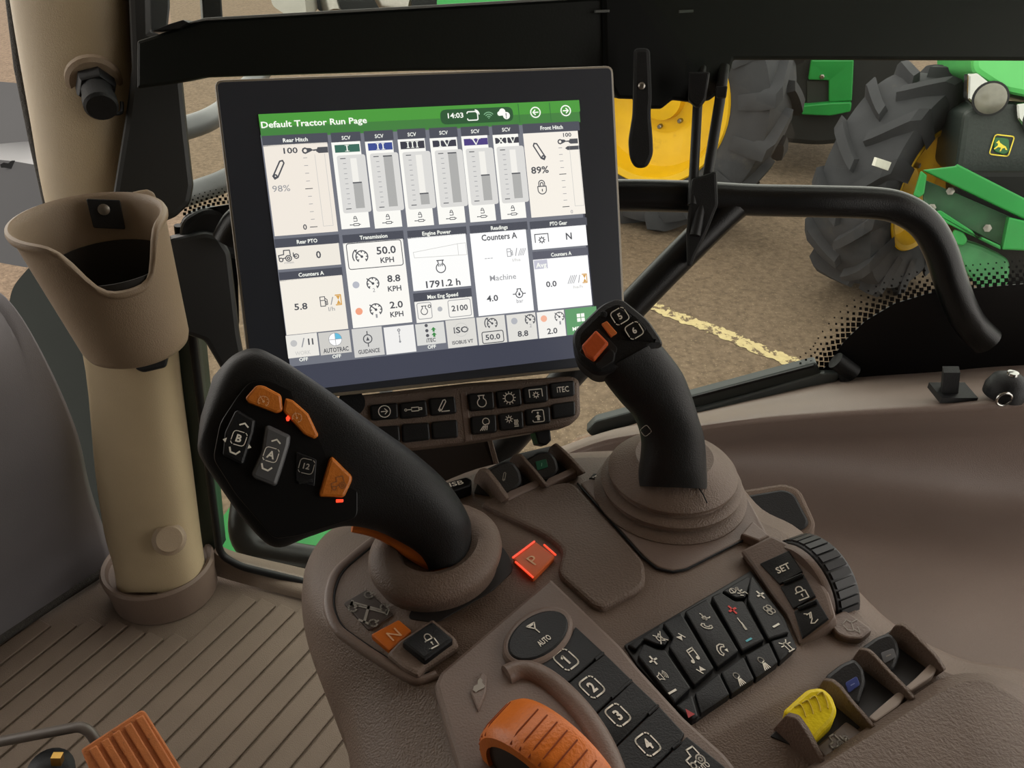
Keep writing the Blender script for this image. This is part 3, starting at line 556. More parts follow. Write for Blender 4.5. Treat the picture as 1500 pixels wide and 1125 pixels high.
# lower grab rail seen through the small front pane, over the tread plate
STP = FL.up(-.16)
sp_ = S('step_plate', GREENP, None, STP, [(280, 820), (352, 720), (420, 640), (600, 660), (600, 960), (330, 960)], -.02, 0, .002); tag(sp_, 'green diamond tread step plate outside the small front pane', 'step plate')
mesh0 = None
dx = STP.hit(520, 780)
for i in range(9):
    for j in range(9):
        c = dx+V(((i-4)*.052, (j-4)*.052, 0)); a = math.radians(60 if (i+j) % 2 else -25)
        if mesh0 is None:
            K = 8; top = [V((.019*math.cos(t*2*math.pi/12), .0055*math.sin(t*2*math.pi/12), 0)) for t in range(12)]
            mb = MB().rings([top, [V((p.x*.8, p.y*.5, .003)) for p in top]]); mesh0 = mb.build('tread_bar', GREENP, None, 30); o = mesh0
        else: o = bpy.data.objects.new('tread_bar', mesh0.data); COL.objects.link(o)
        o.parent = sp_; o.matrix_parent_inverse = wm(sp_).inverted(); o.matrix_basis = Matrix.Translation(c+V((0, 0, 0))) @ Matrix.Rotation(a, 4, 'Z')
gr = T('grab_rail', RAILM, None, cr([at(*p) for p in ((372, 640, 1.46), (362, 720, 1.47), (356, 775, 1.475), (372, 803, 1.475), (410, 812, 1.47), (470, 822, 1.455), (560, 838, 1.43), (640, 850, 1.41))], 5), .026, 20); tag(gr, 'bent black grab rail low down outside the small front pane', 'handrail')
# things seen left of the post and over the beam
fe = MB().rings([[at(x, y, 2.6) + V((0, k*.4, -k*.35)) for x, y in rnd([(-120, 100), (-20, 118), (30, 122), (52, 150), (62, 225), (0, 238), (-120, 236)], 10)] for k in (0, .15, 1)]).build('front_fender', mat('grey_fender', '333335', .4, .08, 5), None, 30); tag(fe, 'rounded dark grey front fender beyond the windscreen', 'fender')
bo = MB().rings([[at(x, y, 1.9) + V((0, k*.5, -k*.12)) for x, y in rnd([(-140, 222), (20, 236), (78, 246), (90, 380), (40, 392), (-140, 360)], 6)] for k in (0, 1)]).build('bonnet_panel', mat('dark_bonnet_panel', '2b2b2e', .35, .06, 5), None, 30); tag(bo, 'flat dark grey bonnet panel beyond the windscreen', 'bonnet panel')
mb = MB(); tb2 = Plane(at(10, 238, 1.895), (CAM-at(10, 238, 1.9)), RT); icon(mb, fr(tb2, 12, 241, 1, .1, .003), 'rabbit', .018, .2); mb.flat('bonnet_mark', BLK, bo)
ft = MB().rings([[at(x, y, 1.55) + V((-.05*k, k*.4, 0)) for x, y in rnd([(8, 470), (18, 420), (48, 385), (90, 372), (170, 372), (175, 830), (150, 800), (88, 690), (50, 600)], 14)] for k in (0, 1)]).build('windscreen_border', mat('dark_green_grey', '191e1a', .5, .2, 5, spec=.2), None, 30); tag(ft, 'dark green grey lower windscreen border between bulkhead and post', 'window border')
gl = thing('front_rail', 'grey tubular rail seen between the black upright and the monitor', 'rail', GR.hit(520, 130))
GP_ = mat('grey_pipe', '505154', .4, .1, 20)
T('rail_tube', GP_, gl, cr([at(*p) for p in ((240, 196, 1.5), (300, 178, 1.6), (335, 155, 1.75), (370, 120, 1.9), (420, 60, 2.1))], 5), .022, 16); T('rail_tube', GP_, gl, cr([at(*p) for p in ((240, 296, 1.3), (295, 278, 1.36), (335, 262, 1.4), (400, 225, 1.5), (520, 130, 1.9))], 5), .019, 16)
pt_ = at(520, 130, 1.9); T('rail_leg', GP_, gl, [pt_, V((pt_.x, pt_.y, GZ))], .019, 14)
o = MB().rings([[at(x, y, 4.2) + V((0, k*.7, 0)) for x, y in rnd([(392, -60), (398, 8), (425, 26), (450, 30), (440, -60)], 8)] for k in (0, .4)]).build('machine_guard', mat('pale_grey_guard', '8d8a82', .5, .1, 6), None, 30); tag(o, 'pale grey curved machine guard above the black beam', 'machine part')
mc = thing('implement_frame', 'dark and silver implement parts with a green plate above the black beam', 'implement', GR.hit(600, 0))
MB().rings([[at(x, y, 4.6) + V((0, k*.6, 0)) for x, y in rnd([(462, -90), (464, 14), (480, 22), (640, 14), (640, -90)], 6)] for k in (0, 1)]).build('implement_body', DARK, mc)
T('implement_tube', STEEL, mc, [at(x, y, 4.4) for x, y in ((478, -20), (484, 8), (488, 20))], .05, 12); T('implement_tube', STEEL, mc, [at(x, y, 4.4) for x, y in ((552, -20), (566, 6), (600, 12))], .05, 12)
MB().rings([[at(x, y, 4.3) + V((0, k*.3, 0)) for x, y in ((640, -60), (640, 13), (760, 7), (870, -2), (870, -60))] for k in (0, 1)]).build('green_plate', GREEN, mc, 20)
# ================================================================== touch screen monitor
def quadpose(q):
    """real pose of a rectangle from its four photographed corners"""
    r = [V(((x-CX)/FPX, -(y-CY)/FPX, -1)) for x, y in q]
    M = Matrix(((-r[1].x, r[2].x, -r[3].x), (-r[1].y, r[2].y, -r[3].y), (-r[1].z, r[2].z, -r[3].z)))
    d = M.inverted() @ (-r[0]); return [1, d.x, d.y, d.z]
AQ = [(379, 170), (846, 149), (874, 486), (421, 537)]
dd = quadpose(AQ); Q = [at(*AQ[i], dd[i]) for i in range(4)]; k = .211/(Q[1]-Q[0]).length
Q = [CAM+(p-CAM)*k for p in Q]; su = (Q[1]-Q[0]).normalized(); sn = su.cross(Q[0]-Q[3]).normalized()
SCR = Plane(Q[0], sn, su)
mo = thing('touchscreen_monitor', 'large touchscreen monitor with bright tractor run page and keypad below', 'monitor', SCR.hit(640, 600, -.03))
FO = [(313, 116), (899, 95), (920, 535), (370, 594)]
S('housing', BEZF, mo, SCR, FO, -.034, .0025, .002, 12, 'beige grey plastic monitor frame')
S('bezel', BEZ, mo, SCR, [(317, 120), (896, 99), (916, 531), (374, 588)], .001, .0034, .0006, 9, 'black glass bezel around the screen')
def st(x, y): p = SCR.hit(x, y)-SCR.o; return p.dot(su), p.dot(SCR.v)      # metres right / up from the corner
SF = Fr(SCR.o+sn*.0035, su, SCR.v)
def srect(x0, y0, x1, y1, h): a, b = st(x0, y0), st(x1, y1); return [SF.p(a[0], b[1], h), SF.p(b[0], b[1], h), SF.p(b[0], a[1], h), SF.p(a[0], a[1], h)]
screen = MB().rings([srect(379, 170, 874, 520, -.002), srect(379, 170, 874, 520, .0002)]).flat('screen', glow('3f4250'), mo, 'lit screen with a green header and white tiles')
def tile(x0, y0, x1, y1, col, h=.0006, name='screen_tile'):
    return MB().rings([srect(x0, y0, x1, y1, h-.0003), srect(x0, y0, x1, y1, h)]).flat(name, glow(col), screen)
tile(382, 200, 868, 487, '72757f', .0004, 'screen_background')
tile(379, 170, 846.5, 166, '4c983c', .0006, 'header_bar'); 
MB().rings([srect(379, 170, 847.5, 181, .0003), srect(379, 170, 847.5, 181, .0005)]).flat('header_bar', glow('43803f'), screen)
a, b = st(379, 170), st(847, 165)
MB().rings([[SF.p(x, y, h) for x, y in ((a[0], b[1]), (b[0], b[1]), (b[0], 0), (a[0], 0))] for h in (.0005, .0007)]).flat('header_bar', glow('4b9a3d'), screen)
HD = '4b4e58'; WH = 'f4f2ea'; WB = 'ffffff'
for q, c in (((384, 201.5, 481, 212), HD), ((386, 215.5, 495, 340), 'f1e9de'), ((402, 351.7, 497.5, 357), HD), ((404, 364, 499.5, 388), 'efe9de'), ((408.7, 400, 502, 404.5), HD), ((410, 411.5, 510, 481.7), 'f3ede2'),
             ((501, 345.6, 591, 351.7), HD), ((502, 357.7, 603, 472), 'fbf9f3'), ((595.4, 339.5, 682.4, 344.3), HD), ((596, 350, 688.5, 419), 'fdfdfb'), ((604, 430.5, 690, 435), HD), ((606, 442.7, 692.5, 464.7), 'f6f4ee'),
             ((686, 332, 771, 337.3), HD), ((686.7, 343.4, 780, 455), WB), ((773.4, 326, 857.5, 331), HD), ((775, 337, 858, 360), WB), ((777.7, 370, 859, 375.5), '5a5c68'), ((778.6, 381.5, 865, 447), WB),
             ((763, 184, 846.7, 193), HD), ((764, 198, 855, 314), 'f6f0e6'),
             ((418.6, 492, 468, 520), 'ece9e2'), ((466, 488, 515, 515.5), 'cfcdc8'), ((514.5, 482.5, 563, 519), 'd3d2cf'), ((561, 480, 609, 514.6), 'f1f0ee'), ((607, 475.6, 652, 502), 'dcdcd8'), ((651, 470, 698, 505.5), 'dedcd6'),
             ((696, 465.6, 741, 501), 'e0ded8'), ((739.6, 462, 785.5, 496), 'e2e0da'), ((784, 458, 827, 491.6), 'f3f1ec'), ((825, 453.5, 874, 486), '5f9a68')):
    tile(*q, c)
SCV = [((484, 197, 528.6, 209), (485, 211, 541.6, 334), (489.6, 215, 527, 224), '3c6b5c', (498.5, 235, 507, 308), .49, 'I', (508, 219.7, 6), (520.5, 327), (506.5, 204.5)),
       ((532, 194.6, 576, 206.7), (534, 210, 588.5, 333), (538, 212.5, 574.5, 221), '3e4f93', (547, 232, 554.6, 305.5), .0, 'II', (556.5, 217, 12), (567.6, 324), (554.5, 202)),
       ((580.6, 192, 623, 204), (581.5, 206.7, 634.7, 330.7), (585, 210, 621, 219), '3c3d47', (594, 230, 601.5, 302.5), .78, 'III', (603, 214.5, 17), (614.4, 321), (602, 199.5)),
       ((627, 190, 669.4, 202.4), (628, 205, 680.7, 327), (632, 208.5, 667, 216), '3c3d4a', (641, 227.5, 648, 299.5), .0, 'IV', (649.5, 212.5, 17), (660, 318), (648, 197)),
       ((673, 188.5, 715, 200), (674, 202, 725, 324), (677.5, 206, 713, 213.7), '4d4080', (686.4, 225, 692.3, 296.5), .485, 'V', (695, 210, 12), (705, 315), (694, 195)),
       ((718.5, 186, 759, 198), (719.7, 200, 769, 320), (723, 204.5, 758, 211), '3c3d47', (731, 222.3, 737, 293.4), .49, 'XIV', (740, 208, 26), (749, 311.5), (739, 192.5))]
INK, INKL, LITE, WT = MB(), MB(), MB(), MB(); SCOL = {id(INK): '4f5157', id(INKL): '97989c', id(LITE): 'c9c8c4', id(WT): 'fdfff6'}      # dark, grey, pale and white lettering, screen haze mixed into the colours
def sf(x, y): p = st(x, y); return Fr(SF.p(p[0], p[1], .0016), SF.u, SF.v)
def stx(mb, s, x, y, w, h, bold=.02):
    pm = SCR.px(x, y); t = MB(); text(t, sf(x, y), s, h*pm, bold, w=w*pm if w else None); t.flat('screen_text', glow(SCOL[id(mb)]), screen)
def sic(mb, n, x, y, s, w=.16):
    t = MB() if id(mb) in SCOL else mb; icon(t, sf(x, y), n, s*SCR.px(x, y), w)
    if t is not mb: t.flat('screen_symbol', glow(SCOL[id(mb)]), screen)
def sbox(mb, x0, y0, x1, y1, r, w): a, b = st(x0, y0), st(x1, y1); rib(mb, Fr(SF.p(0, 0, .0016), SF.u, SF.v), rbox(a[0], b[1], b[0], a[1], r), w, True)
def disc(x, y, r, col, h=.0012): p = st(x, y); rr = r*SCR.px(x, y); m = MB(); fill(m, Fr(SF.p(p[0], p[1], h), SF.u, SF.v), arc(0, 0, rr, n=20)[:-1]); m.flat('screen_dot', glow(col), screen)
for hd, bd, bg_, bc, tk, fr_, nm, nx, ix, sx in SCV:
    tile(*hd, HD); tile(*bd, 'fbfaf4'); tile(*bg_, bc, .0010, 'valve_badge')
    a, b = st(tk[0], tk[1]), st(tk[2], tk[3]); s0 = (a[0]+b[0])/2; pm = SCR.px(tk[0], tk[1]); m = MB()
    fill(m, Fr(SF.p(0, 0, .0009), SF.u, SF.v), rbox(s0-5*pm, b[1]-6*pm, s0+36*pm, a[1]+5*pm, 4*pm)); m.flat('gauge_panel', glow('dcdbd8'), screen)
    m = MB(); ff = Fr(SF.p(0, 0, .0011), SF.u, SF.v); fill(m, ff, [(s0+14*pm, b[1]), (s0+23*pm, b[1]), (s0+23*pm, a[1]), (s0+14*pm, a[1])]); m.flat('gauge_slot', glow('f2f0ea'), screen)
    yt = a[1]+(b[1]-a[1])*fr_; m = MB(); ff = Fr(SF.p(0, 0, .0013), SF.u, SF.v); fill(m, ff, [(s0+14*pm, b[1]), (s0+27*pm, b[1]), (s0+27*pm, yt), (s0+14*pm, yt)]); m.flat('gauge_fill', glow('aeaeac'), screen)
    ff = Fr(SF.p(0, 0, .0016), SF.u, SF.v); rib(INK, ff, [(s0+14*pm, yt), (s0+26*pm, yt)], 1.8*pm)
    for i in range(11):
        y = a[1]+(b[1]-a[1])*i/10; e = i in (0, 10); rib(INK if e else INKL, ff, [(s0+(0 if e else 3)*pm, y), (s0+7*pm, y)], (1.2 if e else .8)*pm)
    pn = SCR.px(*nx[:2]); t_ = MB(); roman(t_, sf(nx[0], nx[1]), nm, (nx[2]+3)*pn, 8*pn); t_.flat('valve_numeral', glow('fdfff6'), screen); sic(INK, 'padcyl', *ix, 8.5, .12); stx(WT, 'SCV', *sx, 12.5, 5.2, .015)
for s, x, y, w_, h in (('Default Tractor Run Page', 461, 182.3, 150, 8.6), ('14:03', 665.5, 172, 23, 7), ('Rear Hitch', 433, 207.5, 35, 5.4), ('Front Hitch', 805, 189.5, 34, 5.4), ('Rear PTO', 450, 354.6, 29, 5.4),
                      ('Transmission', 546.5, 348, 40, 5.4), ('Engine Power', 638, 342, 42, 5.4), ('Readings', 729, 334.7, 25, 5.4), ('PTO Gear', 815, 328.4, 26, 5.4), ('Counters A', 456, 402, 36, 5.4), ('Counters A', 819, 373, 31, 5.2),
                      ('Max Eng Speed', 647, 433.5, 45, 5.4), ('Avg', 790, 389, 16, 6.8), ('OFF', 445, 526, 12.5, 5), ('OFF', 493, 521.5, 12.5, 5), ('OFF', 631, 507.7, 12, 5), ('MENU', 846, 481, 22, 5.5)): stx(WT, s, x, y, w_, h, .02)
pm = SCR.px(700, 170); m = MB(); p0 = st(697, 172); fill(m, Fr(SF.p(p0[0], p0[1], .0011), SF.u, SF.v), rbox(-54*pm, -10.5*pm, 54*pm, 10.5*pm, 9*pm)); m.flat('status_pill', glow('2c5634'), screen)
sic(WT, 'display', 690.5, 172, 9, .17); sic(WT, 'cloud', 735, 170, 9.5); sic(WT, 'arrowleft', 781.5, 167.5, 8, .2); sic(WT, 'arrowcircle', 825.5, 165, 8, .2)
m = MB(); sic(m, 'wifi', 713.5, 172, 6.5, .2); m.flat('signal_icon', glow('7fae86'), screen); stx(INK, '!', 739, 172.4, 1.6, 7, .05)
for s, x, y, w_, h in (('100', 426, 223, 20, 8), ('100', 827.6, 200, 12.5, 5.5), ('89%', 788, 251, 26.5, 9.5), ('0', 466.6, 374, 7, 10), ('5.8', 441, 449.3, 18.5, 9), ('50.0', 564.7, 367.3, 28, 10.5), ('KPH', 566.3, 381.6, 19.5, 7.5), ('8.8', 575.8, 408.3, 19, 9.5),
                      ('KPH', 577, 423, 19.5, 7.5), ('2.0', 579.5, 446.5, 19, 9.5), ('KPH', 580.3, 460.3, 19, 7.5), ('1791.2 h', 647.7, 415.3, 50.5, 9.5), ('2100', 671.5, 451.2, 24, 8), ('Counters A', 729, 347.7, 53, 8.5), ('4.0', 719, 437.3, 17, 8.5),
                      ('AUTOTRAC', 492, 512, 36, 6.3), ('GUIDANCE', 540, 514, 31, 5.8), ('iTEC', 630, 498, 13.5, 5.5), ('ISO', 673.7, 483, 22, 8.5), ('ISOBUS VT', 676, 500.6, 31, 5), ('50.0', 719.7, 493.3, 22, 7.6), ('8.8', 763.4, 488.5, 16, 8), ('2.0', 806, 484.7, 15.5, 8), ('0', 447, 334, 5.5, 7.5),
                      ('kW', 644, 389, 8, 4.2), ('0.0', 804.6, 416.5, 16, 8), ('N', 830, 347, 9, 9.5)): stx(INK, s, x, y, w_, h, .022)
for s, x, y, w_, h in (('98%', 412.5, 278, 25, 9), ('r/min', 424, 385.5, 13, 3), ('l/h', 485.7, 452.7, 9, 6), ('2', 547, 425.5, 3.5, 5.5), ('1', 551, 463, 2.6, 5.5), ('---', 713.6, 378.4, 12, 6), ('Machine', 734.4, 406.7, 39, 8), ('bar', 759, 441, 10, 5.5), ('2', 774.5, 477, 3.4, 5), ('1', 817.5, 473, 2.4, 5), ('0', 834.4, 311.6, 3.5, 5),
                      ('/', 486, 441, 5, 11), ('/', 444, 501.6, 6, 13), ('/', 845, 409, 4, 11), ('/', 753.5, 370, 4, 11)): stx(INKL, s, x, y, w_, h, .004)
for s, x, y, w_, h in (('WORK', 444, 516.5, 22, 5.6), ('l/ha', 754, 381.5, 12, 4), ('ha/h', 843.6, 420.5, 14, 4)): stx(LITE, s, x, y, w_, h, .006)
for n, x, y, s, w_ in (('hook', 461, 222.5, 18, .12), ('arm', 409.5, 251, 15, .14), ('hook', 828, 209.5, 15, .12), ('tag', 835, 219, 11, .1), ('armr', 786.4, 224.4, 14, .14), ('lockr', 791, 276, 10.5, .13), ('tractorpto', 423, 376, 13, .11), ('fuel', 474.6, 442, 7.5, .15), ('gaugearrow', 529.5, 377, 10, .16),
                   ('gauge', 545.6, 416, 10, .16), ('gauge', 550, 454, 10, .16), ('engine', 644, 391.4, 10, .14), ('engine', 620, 455, 7, .17), ('gear', 627.5, 449, 2.6, .3), ('oil', 758, 430, 8.5, .16), ('gearbox', 790.7, 351.7, 10, .13), ('target', 538, 496.4, 11, .13), 
                   ('gaugearrow', 718.8, 474, 8.5, .17), ('gauge', 773.8, 468.4, 8.5, .17), ('gauge', 816.4, 464.3, 8, .15)): sic(INK, n, x, y, s, w_)
sic(INKL, 'swath', 584, 492, 12, .12); sic(INKL, 'fuel', 744.5, 371, 6, .15); sic(INKL, 'hatch', 762, 370, 6, .14); sic(INKL, 'hatch', 835, 410, 7, .14)
m = MB(); sic(m, 'glass', 495.4, 439.6, 7.5, .2); sic(m, 'glass', 853, 408.4, 6.5, .2); m.flat('hourglass_icon', glow('d6a24e'), screen)
for x0, y0, x1, y1 in ((449, 233.6, 458, 334), (819, 219, 824.5, 304.5)):
    a, b = st(x0, y0), st(x1, y1); ff = Fr(SF.p(0, 0, .0016), SF.u, SF.v); pm = SCR.px(x0, y0)
    for i in range(10):
        y = a[1]+(b[1]-a[1])*i/9; e = i in (4, 9); rib(INK if e else INKL, ff, [((a[0]+b[0])/2-(5 if e else 2.5)*pm, y), ((a[0]+b[0])/2+(5 if e else 2.5)*pm, y)], (1.1 if e else .8)*pm)
    rib(LITE, ff, [((a[0]+b[0])/2+14*pm, a[1]+4*pm), ((a[0]+b[0])/2+14*pm, b[1])], .7*pm); rib(LITE, ff, [((a[0]+b[0])/2+28*pm, a[1]+4*pm), ((a[0]+b[0])/2+28*pm, b[1]), ((a[0]+b[0])/2+14*pm, b[1])], .7*pm)
pm = SCR.px(600, 400); sbox(INK, 506.5, 358.6, 590, 389, 4*pm, 1.1*pm); sbox(INK, 703.5, 487, 736, 500, 3*pm, 1.3*pm); sbox(INKL, 654, 441, 689, 462, 3*pm, 1*pm); sbox(INKL, 609, 445, 632, 466, 3*pm, 1*pm)
ff = Fr(SF.p(0, 0, .0016), SF.u, SF.v)
rib(LITE, ff, [st(604, 371), st(670, 358), st(680, 357), st(682, 374), st(606, 379), st(604, 371)], .7*pm); rib(LITE, ff, [st(668, 358), st(670, 375)], .7*pm)
disc(521, 418, 5, 'b9bcc6'); disc(525.5, 456.5, 5.2, 'f3a585'); disc(643, 453, 3.6, 'b4b6ba'); disc(430.7, 503, 4.8, 'c2c2c2'); disc(751, 470.5, 4.8, 'b4b6bc'); disc(794, 467, 4.8, 'f3b59a'); disc(491, 497, 9.3, 'ffffff')
p0 = st(491, 497); pm = SCR.px(491, 497); m = MB(); fill(m, Fr(SF.p(p0[0], p0[1], .0014), SF.u, SF.v), [(0, 0)]+arc(0, 0, 9*pm, 0, 90, 8)); m.flat('pie_quarter', glow('66bcdc'), screen)
rib(INKL, Fr(SF.p(p0[0], p0[1], .0016), SF.u, SF.v), arc(0, 0, 9.3*pm, n=20), .7*pm); rib(INKL, Fr(SF.p(p0[0], p0[1], .0016), SF.u, SF.v), [(-9*pm, 0), (9*pm, 0)], .7*pm); rib(INKL, Fr(SF.p(p0[0], p0[1], .0016), SF.u, SF.v), [(0, -9*pm), (0, 9*pm)], .7*pm)
rib(LITE, sf(673.7, 483), arc(0, 0, 10*pm, n=20), .8*pm); rib(INK, sf(452.5, 500.5), [(0, -4*pm), (0, 4*pm)], 2*pm); rib(INK, sf(458, 500), [(0, -4*pm), (0, 4*pm)], 2*pm)
for x, y in ((623, 477), (624, 484.5), (625, 491.5)): disc(x, y, 2.4, '55565c')
m = MB()
for x, y in ((633.5, 483), (634.5, 490.5)): fill(m, sf(x, y), [(a_*pm, b_*pm) for a_, b_ in ((-4, 0), (0, 4), (4, 0), (1.6, 0), (1.6, -3), (-1.6, -3), (-1.6, 0))])
m.flat('arrow_icon', glow('3f8a4a'), screen)
for dx_, dy_ in ((-3.4, 3.4), (3.4, 3.4), (-3.4, -3.4), (3.4, -3.4)):
    fill(WT, sf(847.4, 465.3), [((dx_+a_)*pm, (dy_+b_)*pm) for a_, b_ in ((-2.8, -2.8), (2.8, -2.8), (2.8, 2.8), (-2.8, 2.8))])
tile(779.5, 382.7, 800, 393.6, 'c4c4d2', .0010)
DG = MB()
for x, y in ((757.5, 169), (803, 167)): rib(DG, sf(x, y), [(0, -14*pm), (0, 14*pm)], 1.2*pm)
for mb, nm, cl_ in ((INK, 'dark_lines', '4f5157'), (INKL, 'grey_ticks', '97989c'), (LITE, 'pale_lines', 'c9c8c4'), (WT, 'white_marks', 'fdfff6'), (DG, 'header_dividers', '35703a')): mb.flat(nm, glow(cl_), screen)['kind'] = 'stuff'
# ------------------------------------------------------------------ key panel under the screen
kc = at(670, 605, .557); KP = Plane(kc, sn*.9 + V((0, 0, .25)), su)
def z5(*p): return [(500+x*.2467, 530+y*.2467) for x, y in p]
S('key_panel', BROWN, mo, KP, [(470, 596), (520, 579), (690, 560), (838, 550), (850, 556), (852, 608), (835, 624), (690, 648), (600, 658), (530, 655), (480, 640)], -.02, .002, .003, 9, 'brown key panel hung below the screen')
S('key_panel_seam', BROWN2, mo, KP, [(673, 575), (684, 573), (692, 645), (681, 647)], .001, .0024, .0008)
keys = [((170, 255), (335, 240), (340, 335), (180, 348), 'arrowcircle'), ((345, 242), (505, 225), (515, 322), (352, 338), 'cylinder'), ((520, 215), (675, 205), (688, 303), (532, 320), 'hitcharm'), ((752, 190), (905, 175), (912, 280), (765, 292), 'engine'), ((918, 172), (1065, 155), (1075, 258), (930, 275), 'gear'),
        ((1078, 152), (1225, 132), (1230, 235), (1088, 250), 'gearbox'), ((1238, 125), (1385, 108), (1390, 200), (1248, 218), 'iTEC'), ((200, 385), (345, 375), (352, 475), (225, 482), ''), ((358, 368), (520, 358), (530, 462), (365, 480), ''), ((535, 355), (690, 342), (697, 448), (540, 460), ''),
        ((768, 325), (920, 310), (925, 418), (775, 432), 'worklight'), ((932, 308), (1080, 290), (1085, 395), (945, 408), 'climate'), ((1090, 282), (1240, 262), (1245, 362), (1100, 380), 'person'), ((1250, 250), (1390, 230), (1392, 318), (1258, 342), '')]
for *q, ic in keys:
    q = z5(*q); ko = S('key', KEY, mo, KP, q, .001, .0052, .0012, 4)
    cx = sum(p[0] for p in q)/4; cy = sum(p[1] for p in q)/4
    if ic:
        m = MB(); f = fr(KP, cx, cy, 1, -.1, .0055); pm = KP.px(cx, cy)
        if ic == 'iTEC': text(m, f, ic, 8*pm, .015, w=18*pm)
        else: icon(m, f, ic, 9.5*pm, .13)
        m.flat('key_symbol', WHITE, ko)
# arm that carries the monitor
AP = Plane(at(640, 680, .60), (CAM-at(640, 680, .6)), RT)
S('support_arm', mat('dark_brown_arm', '2d2622', .5, .08, 20), mo, AP, [(505, 600), (715, 630), (736, 690), (735, 712), (540, 715), (500, 660)], -.05, 0, .006, 8)
S('arm_edge', BROWN, mo, AP, [(713, 640), (720, 640), (734, 690), (727, 692)], -.02, .004, .001)
S('clip', BLK, mo, KP, [(783, 630), (806, 625), (808, 645), (801, 652), (789, 650)], -.02, -.004, .001, 2)
T('visor_knob', BLK, mo, [KP.hit(515, 590, -.004), KP.hit(515, 590, .006)], .009, 20)
S('name_plate', GLOSS, mo, FL.up(.645), [(640, 716), (652, 707), (683, 698), (691, 702), (690, 710), (655, 722)], -.01, .004, .001, 3)
m = MB(); f = fr(FL.up(.649), 668.5, 708, 1, -.24, .0006); text(m, f, 'ISB', 7*FL.up(.65).px(668, 708), .02, w=21*FL.up(.65).px(668, 708)); m.flat('plate_letters', WHITE, mo)
# ------------------------------------------------------------------ black crossbar with its upright, and things hanging from it
BM = Plane(at(600, 70, .80), (CAM-at(600, 70, .8)).normalized(), RT)
bm_ = thing('black_crossbar', 'wide black crossbar on a black upright behind the monitor', 'crossbar', BM.hit(230, 330, -.1))
S('beam', FRAMEB, bm_, BM, [(200, 60), (262, 40), (300, 29), (600, 12), (880, -4), (1060, -14), (1060, 96), (900, 100), (600, 104), (300, 114), (262, 122), (200, 130)], -.05, 0, .003, 3)
S('beam_flange', mat('grey_flange', '6b6e6c', .35, .06, 30), bm_, BM, [(262, 37), (300, 26), (880, -7), (880, -3), (600, 13), (300, 30)], -.03, .004, .0008)
S('beam_bracket', BLK, bm_, BM, [(248, 35), (268, 29), (276, 33), (262, 42), (220, 46)], -.03, .01, .001)
UPP = Plane(at(230, 180, .90), (CAM-at(230, 180, .9)).normalized(), RT)
S('upright', mat('black_upright', '121312', .5, .1, 20), bm_, UPP, [(170, -420), (214, -420), (222, 46), (262, 58), (268, 118), (276, 200), (284, 272), (279, 298), (258, 318), (225, 332), (168, 332), (166, 282), (184, 170), (193, 100)], -.05, 0, .006, 6)
S('upright_trim', mat('grey_dark_trim', '3a3d3e', .4, .08, 20), bm_, UPP, [(206, -420), (238, -420), (249, 10), (246, 40), (220, 46)], -.06, -.01, .002)
S('upright_bar', BLK, bm_, UPP, [(268, -420), (298, -420), (327, 34), (298, 38)], -.1, -.06, .002)
S('mount_block', mat('black_mount', '101112', .5, .1, 20), bm_, UPP, [(246, 352), (300, 340), (322, 345), (338, 370), (352, 490), (365, 560), (335, 560), (300, 500), (262, 488), (250, 440)], -.05, -.01, .006, 8)
S('mount_dome', BLK, bm_, UPP, [(262, 350), (268, 322), (300, 304), (330, 308), (360, 340), (360, 380), (300, 380)], -.07, -.03, .012, 12)
S('black_panel', mat('black_overhead_panel', '090b0a', .5, .1, 10, spec=.12), bm_, BM, [(880, -120), (1750, -120), (1750, 90), (1200, 88), (1076, 88), (1064, 130), (1040, 148), (1010, 150), (986, 147), (970, 160), (950, 160), (940, 146), (905, 145), (886, 110)], -.04, .006, .004, 4)
for x in (882, 1005): S('vent_slot', mat('grey_slot', '4a4d4c', .5, .05, 20), bm_, BM, [(x-10, 15), (x+11, 14), (x+11, 18), (x-10, 19)], .004, .008, .0008)
HP = Plane(at(940, 180, .80), (CAM-at(940, 180, .8)).normalized(), RT)
hg = thing('hanging_handle', 'black paddle shaped handle hanging in front of the yellow rim', 'handle', HP.hit(938, 248))
S('paddle', BLKS, hg, HP, rnd([(928, 70), (952, 70), (955, 142), (953, 168), (956, 200), (957, 226), (948, 246), (930, 247), (922, 232), (920, 206), (926, 170), (927, 140)], 8), -.008, .008, .005)
L_('bolt', STEEL, hg, HP.hit(940, 126, .006), HP.n, [(.0035, 0), (.0035, .004), (.002, .005)], 10)
wi = thing('window_wiper', 'slim twin black rods ending in a blade, hanging before the handrail', 'wiper', at(1010, 390, .83))
T('wiper_arm', BLK, wi, [at(x, y, d) for x, y, d in ((1029, 96, .838), (1022, 150, .836), (1014, 300, .832))], .005, 10); T('wiper_arm', BLK, wi, [at(x, y, d) for x, y, d in ((1061, 96, .838), (1054, 150, .836), (1036, 260, .834), (1018, 345, .832))], .0055, 10)
WI = Plane(at(1025, 300, .832), (CAM-at(1025, 300, .83)), RT)
S('arm_clip', BLK, wi, WI, [(1008, 105), (1040, 105), (1034, 145), (1026, 156), (1018, 156), (1008, 146)], -.006, .006, .002, 3); S('arm_clip', BLK, wi, WI, [(1048, 126), (1066, 126), (1064, 142), (1050, 142)], -.006, .006, .002, 2)
S('wiper_blade', BLKS, wi, WI, [(1013, 262), (1050, 250), (1052, 300), (1036, 340), (1020, 372), (1013, 391), (1006, 390), (1005, 340)], -.008, .004, .003, 4)
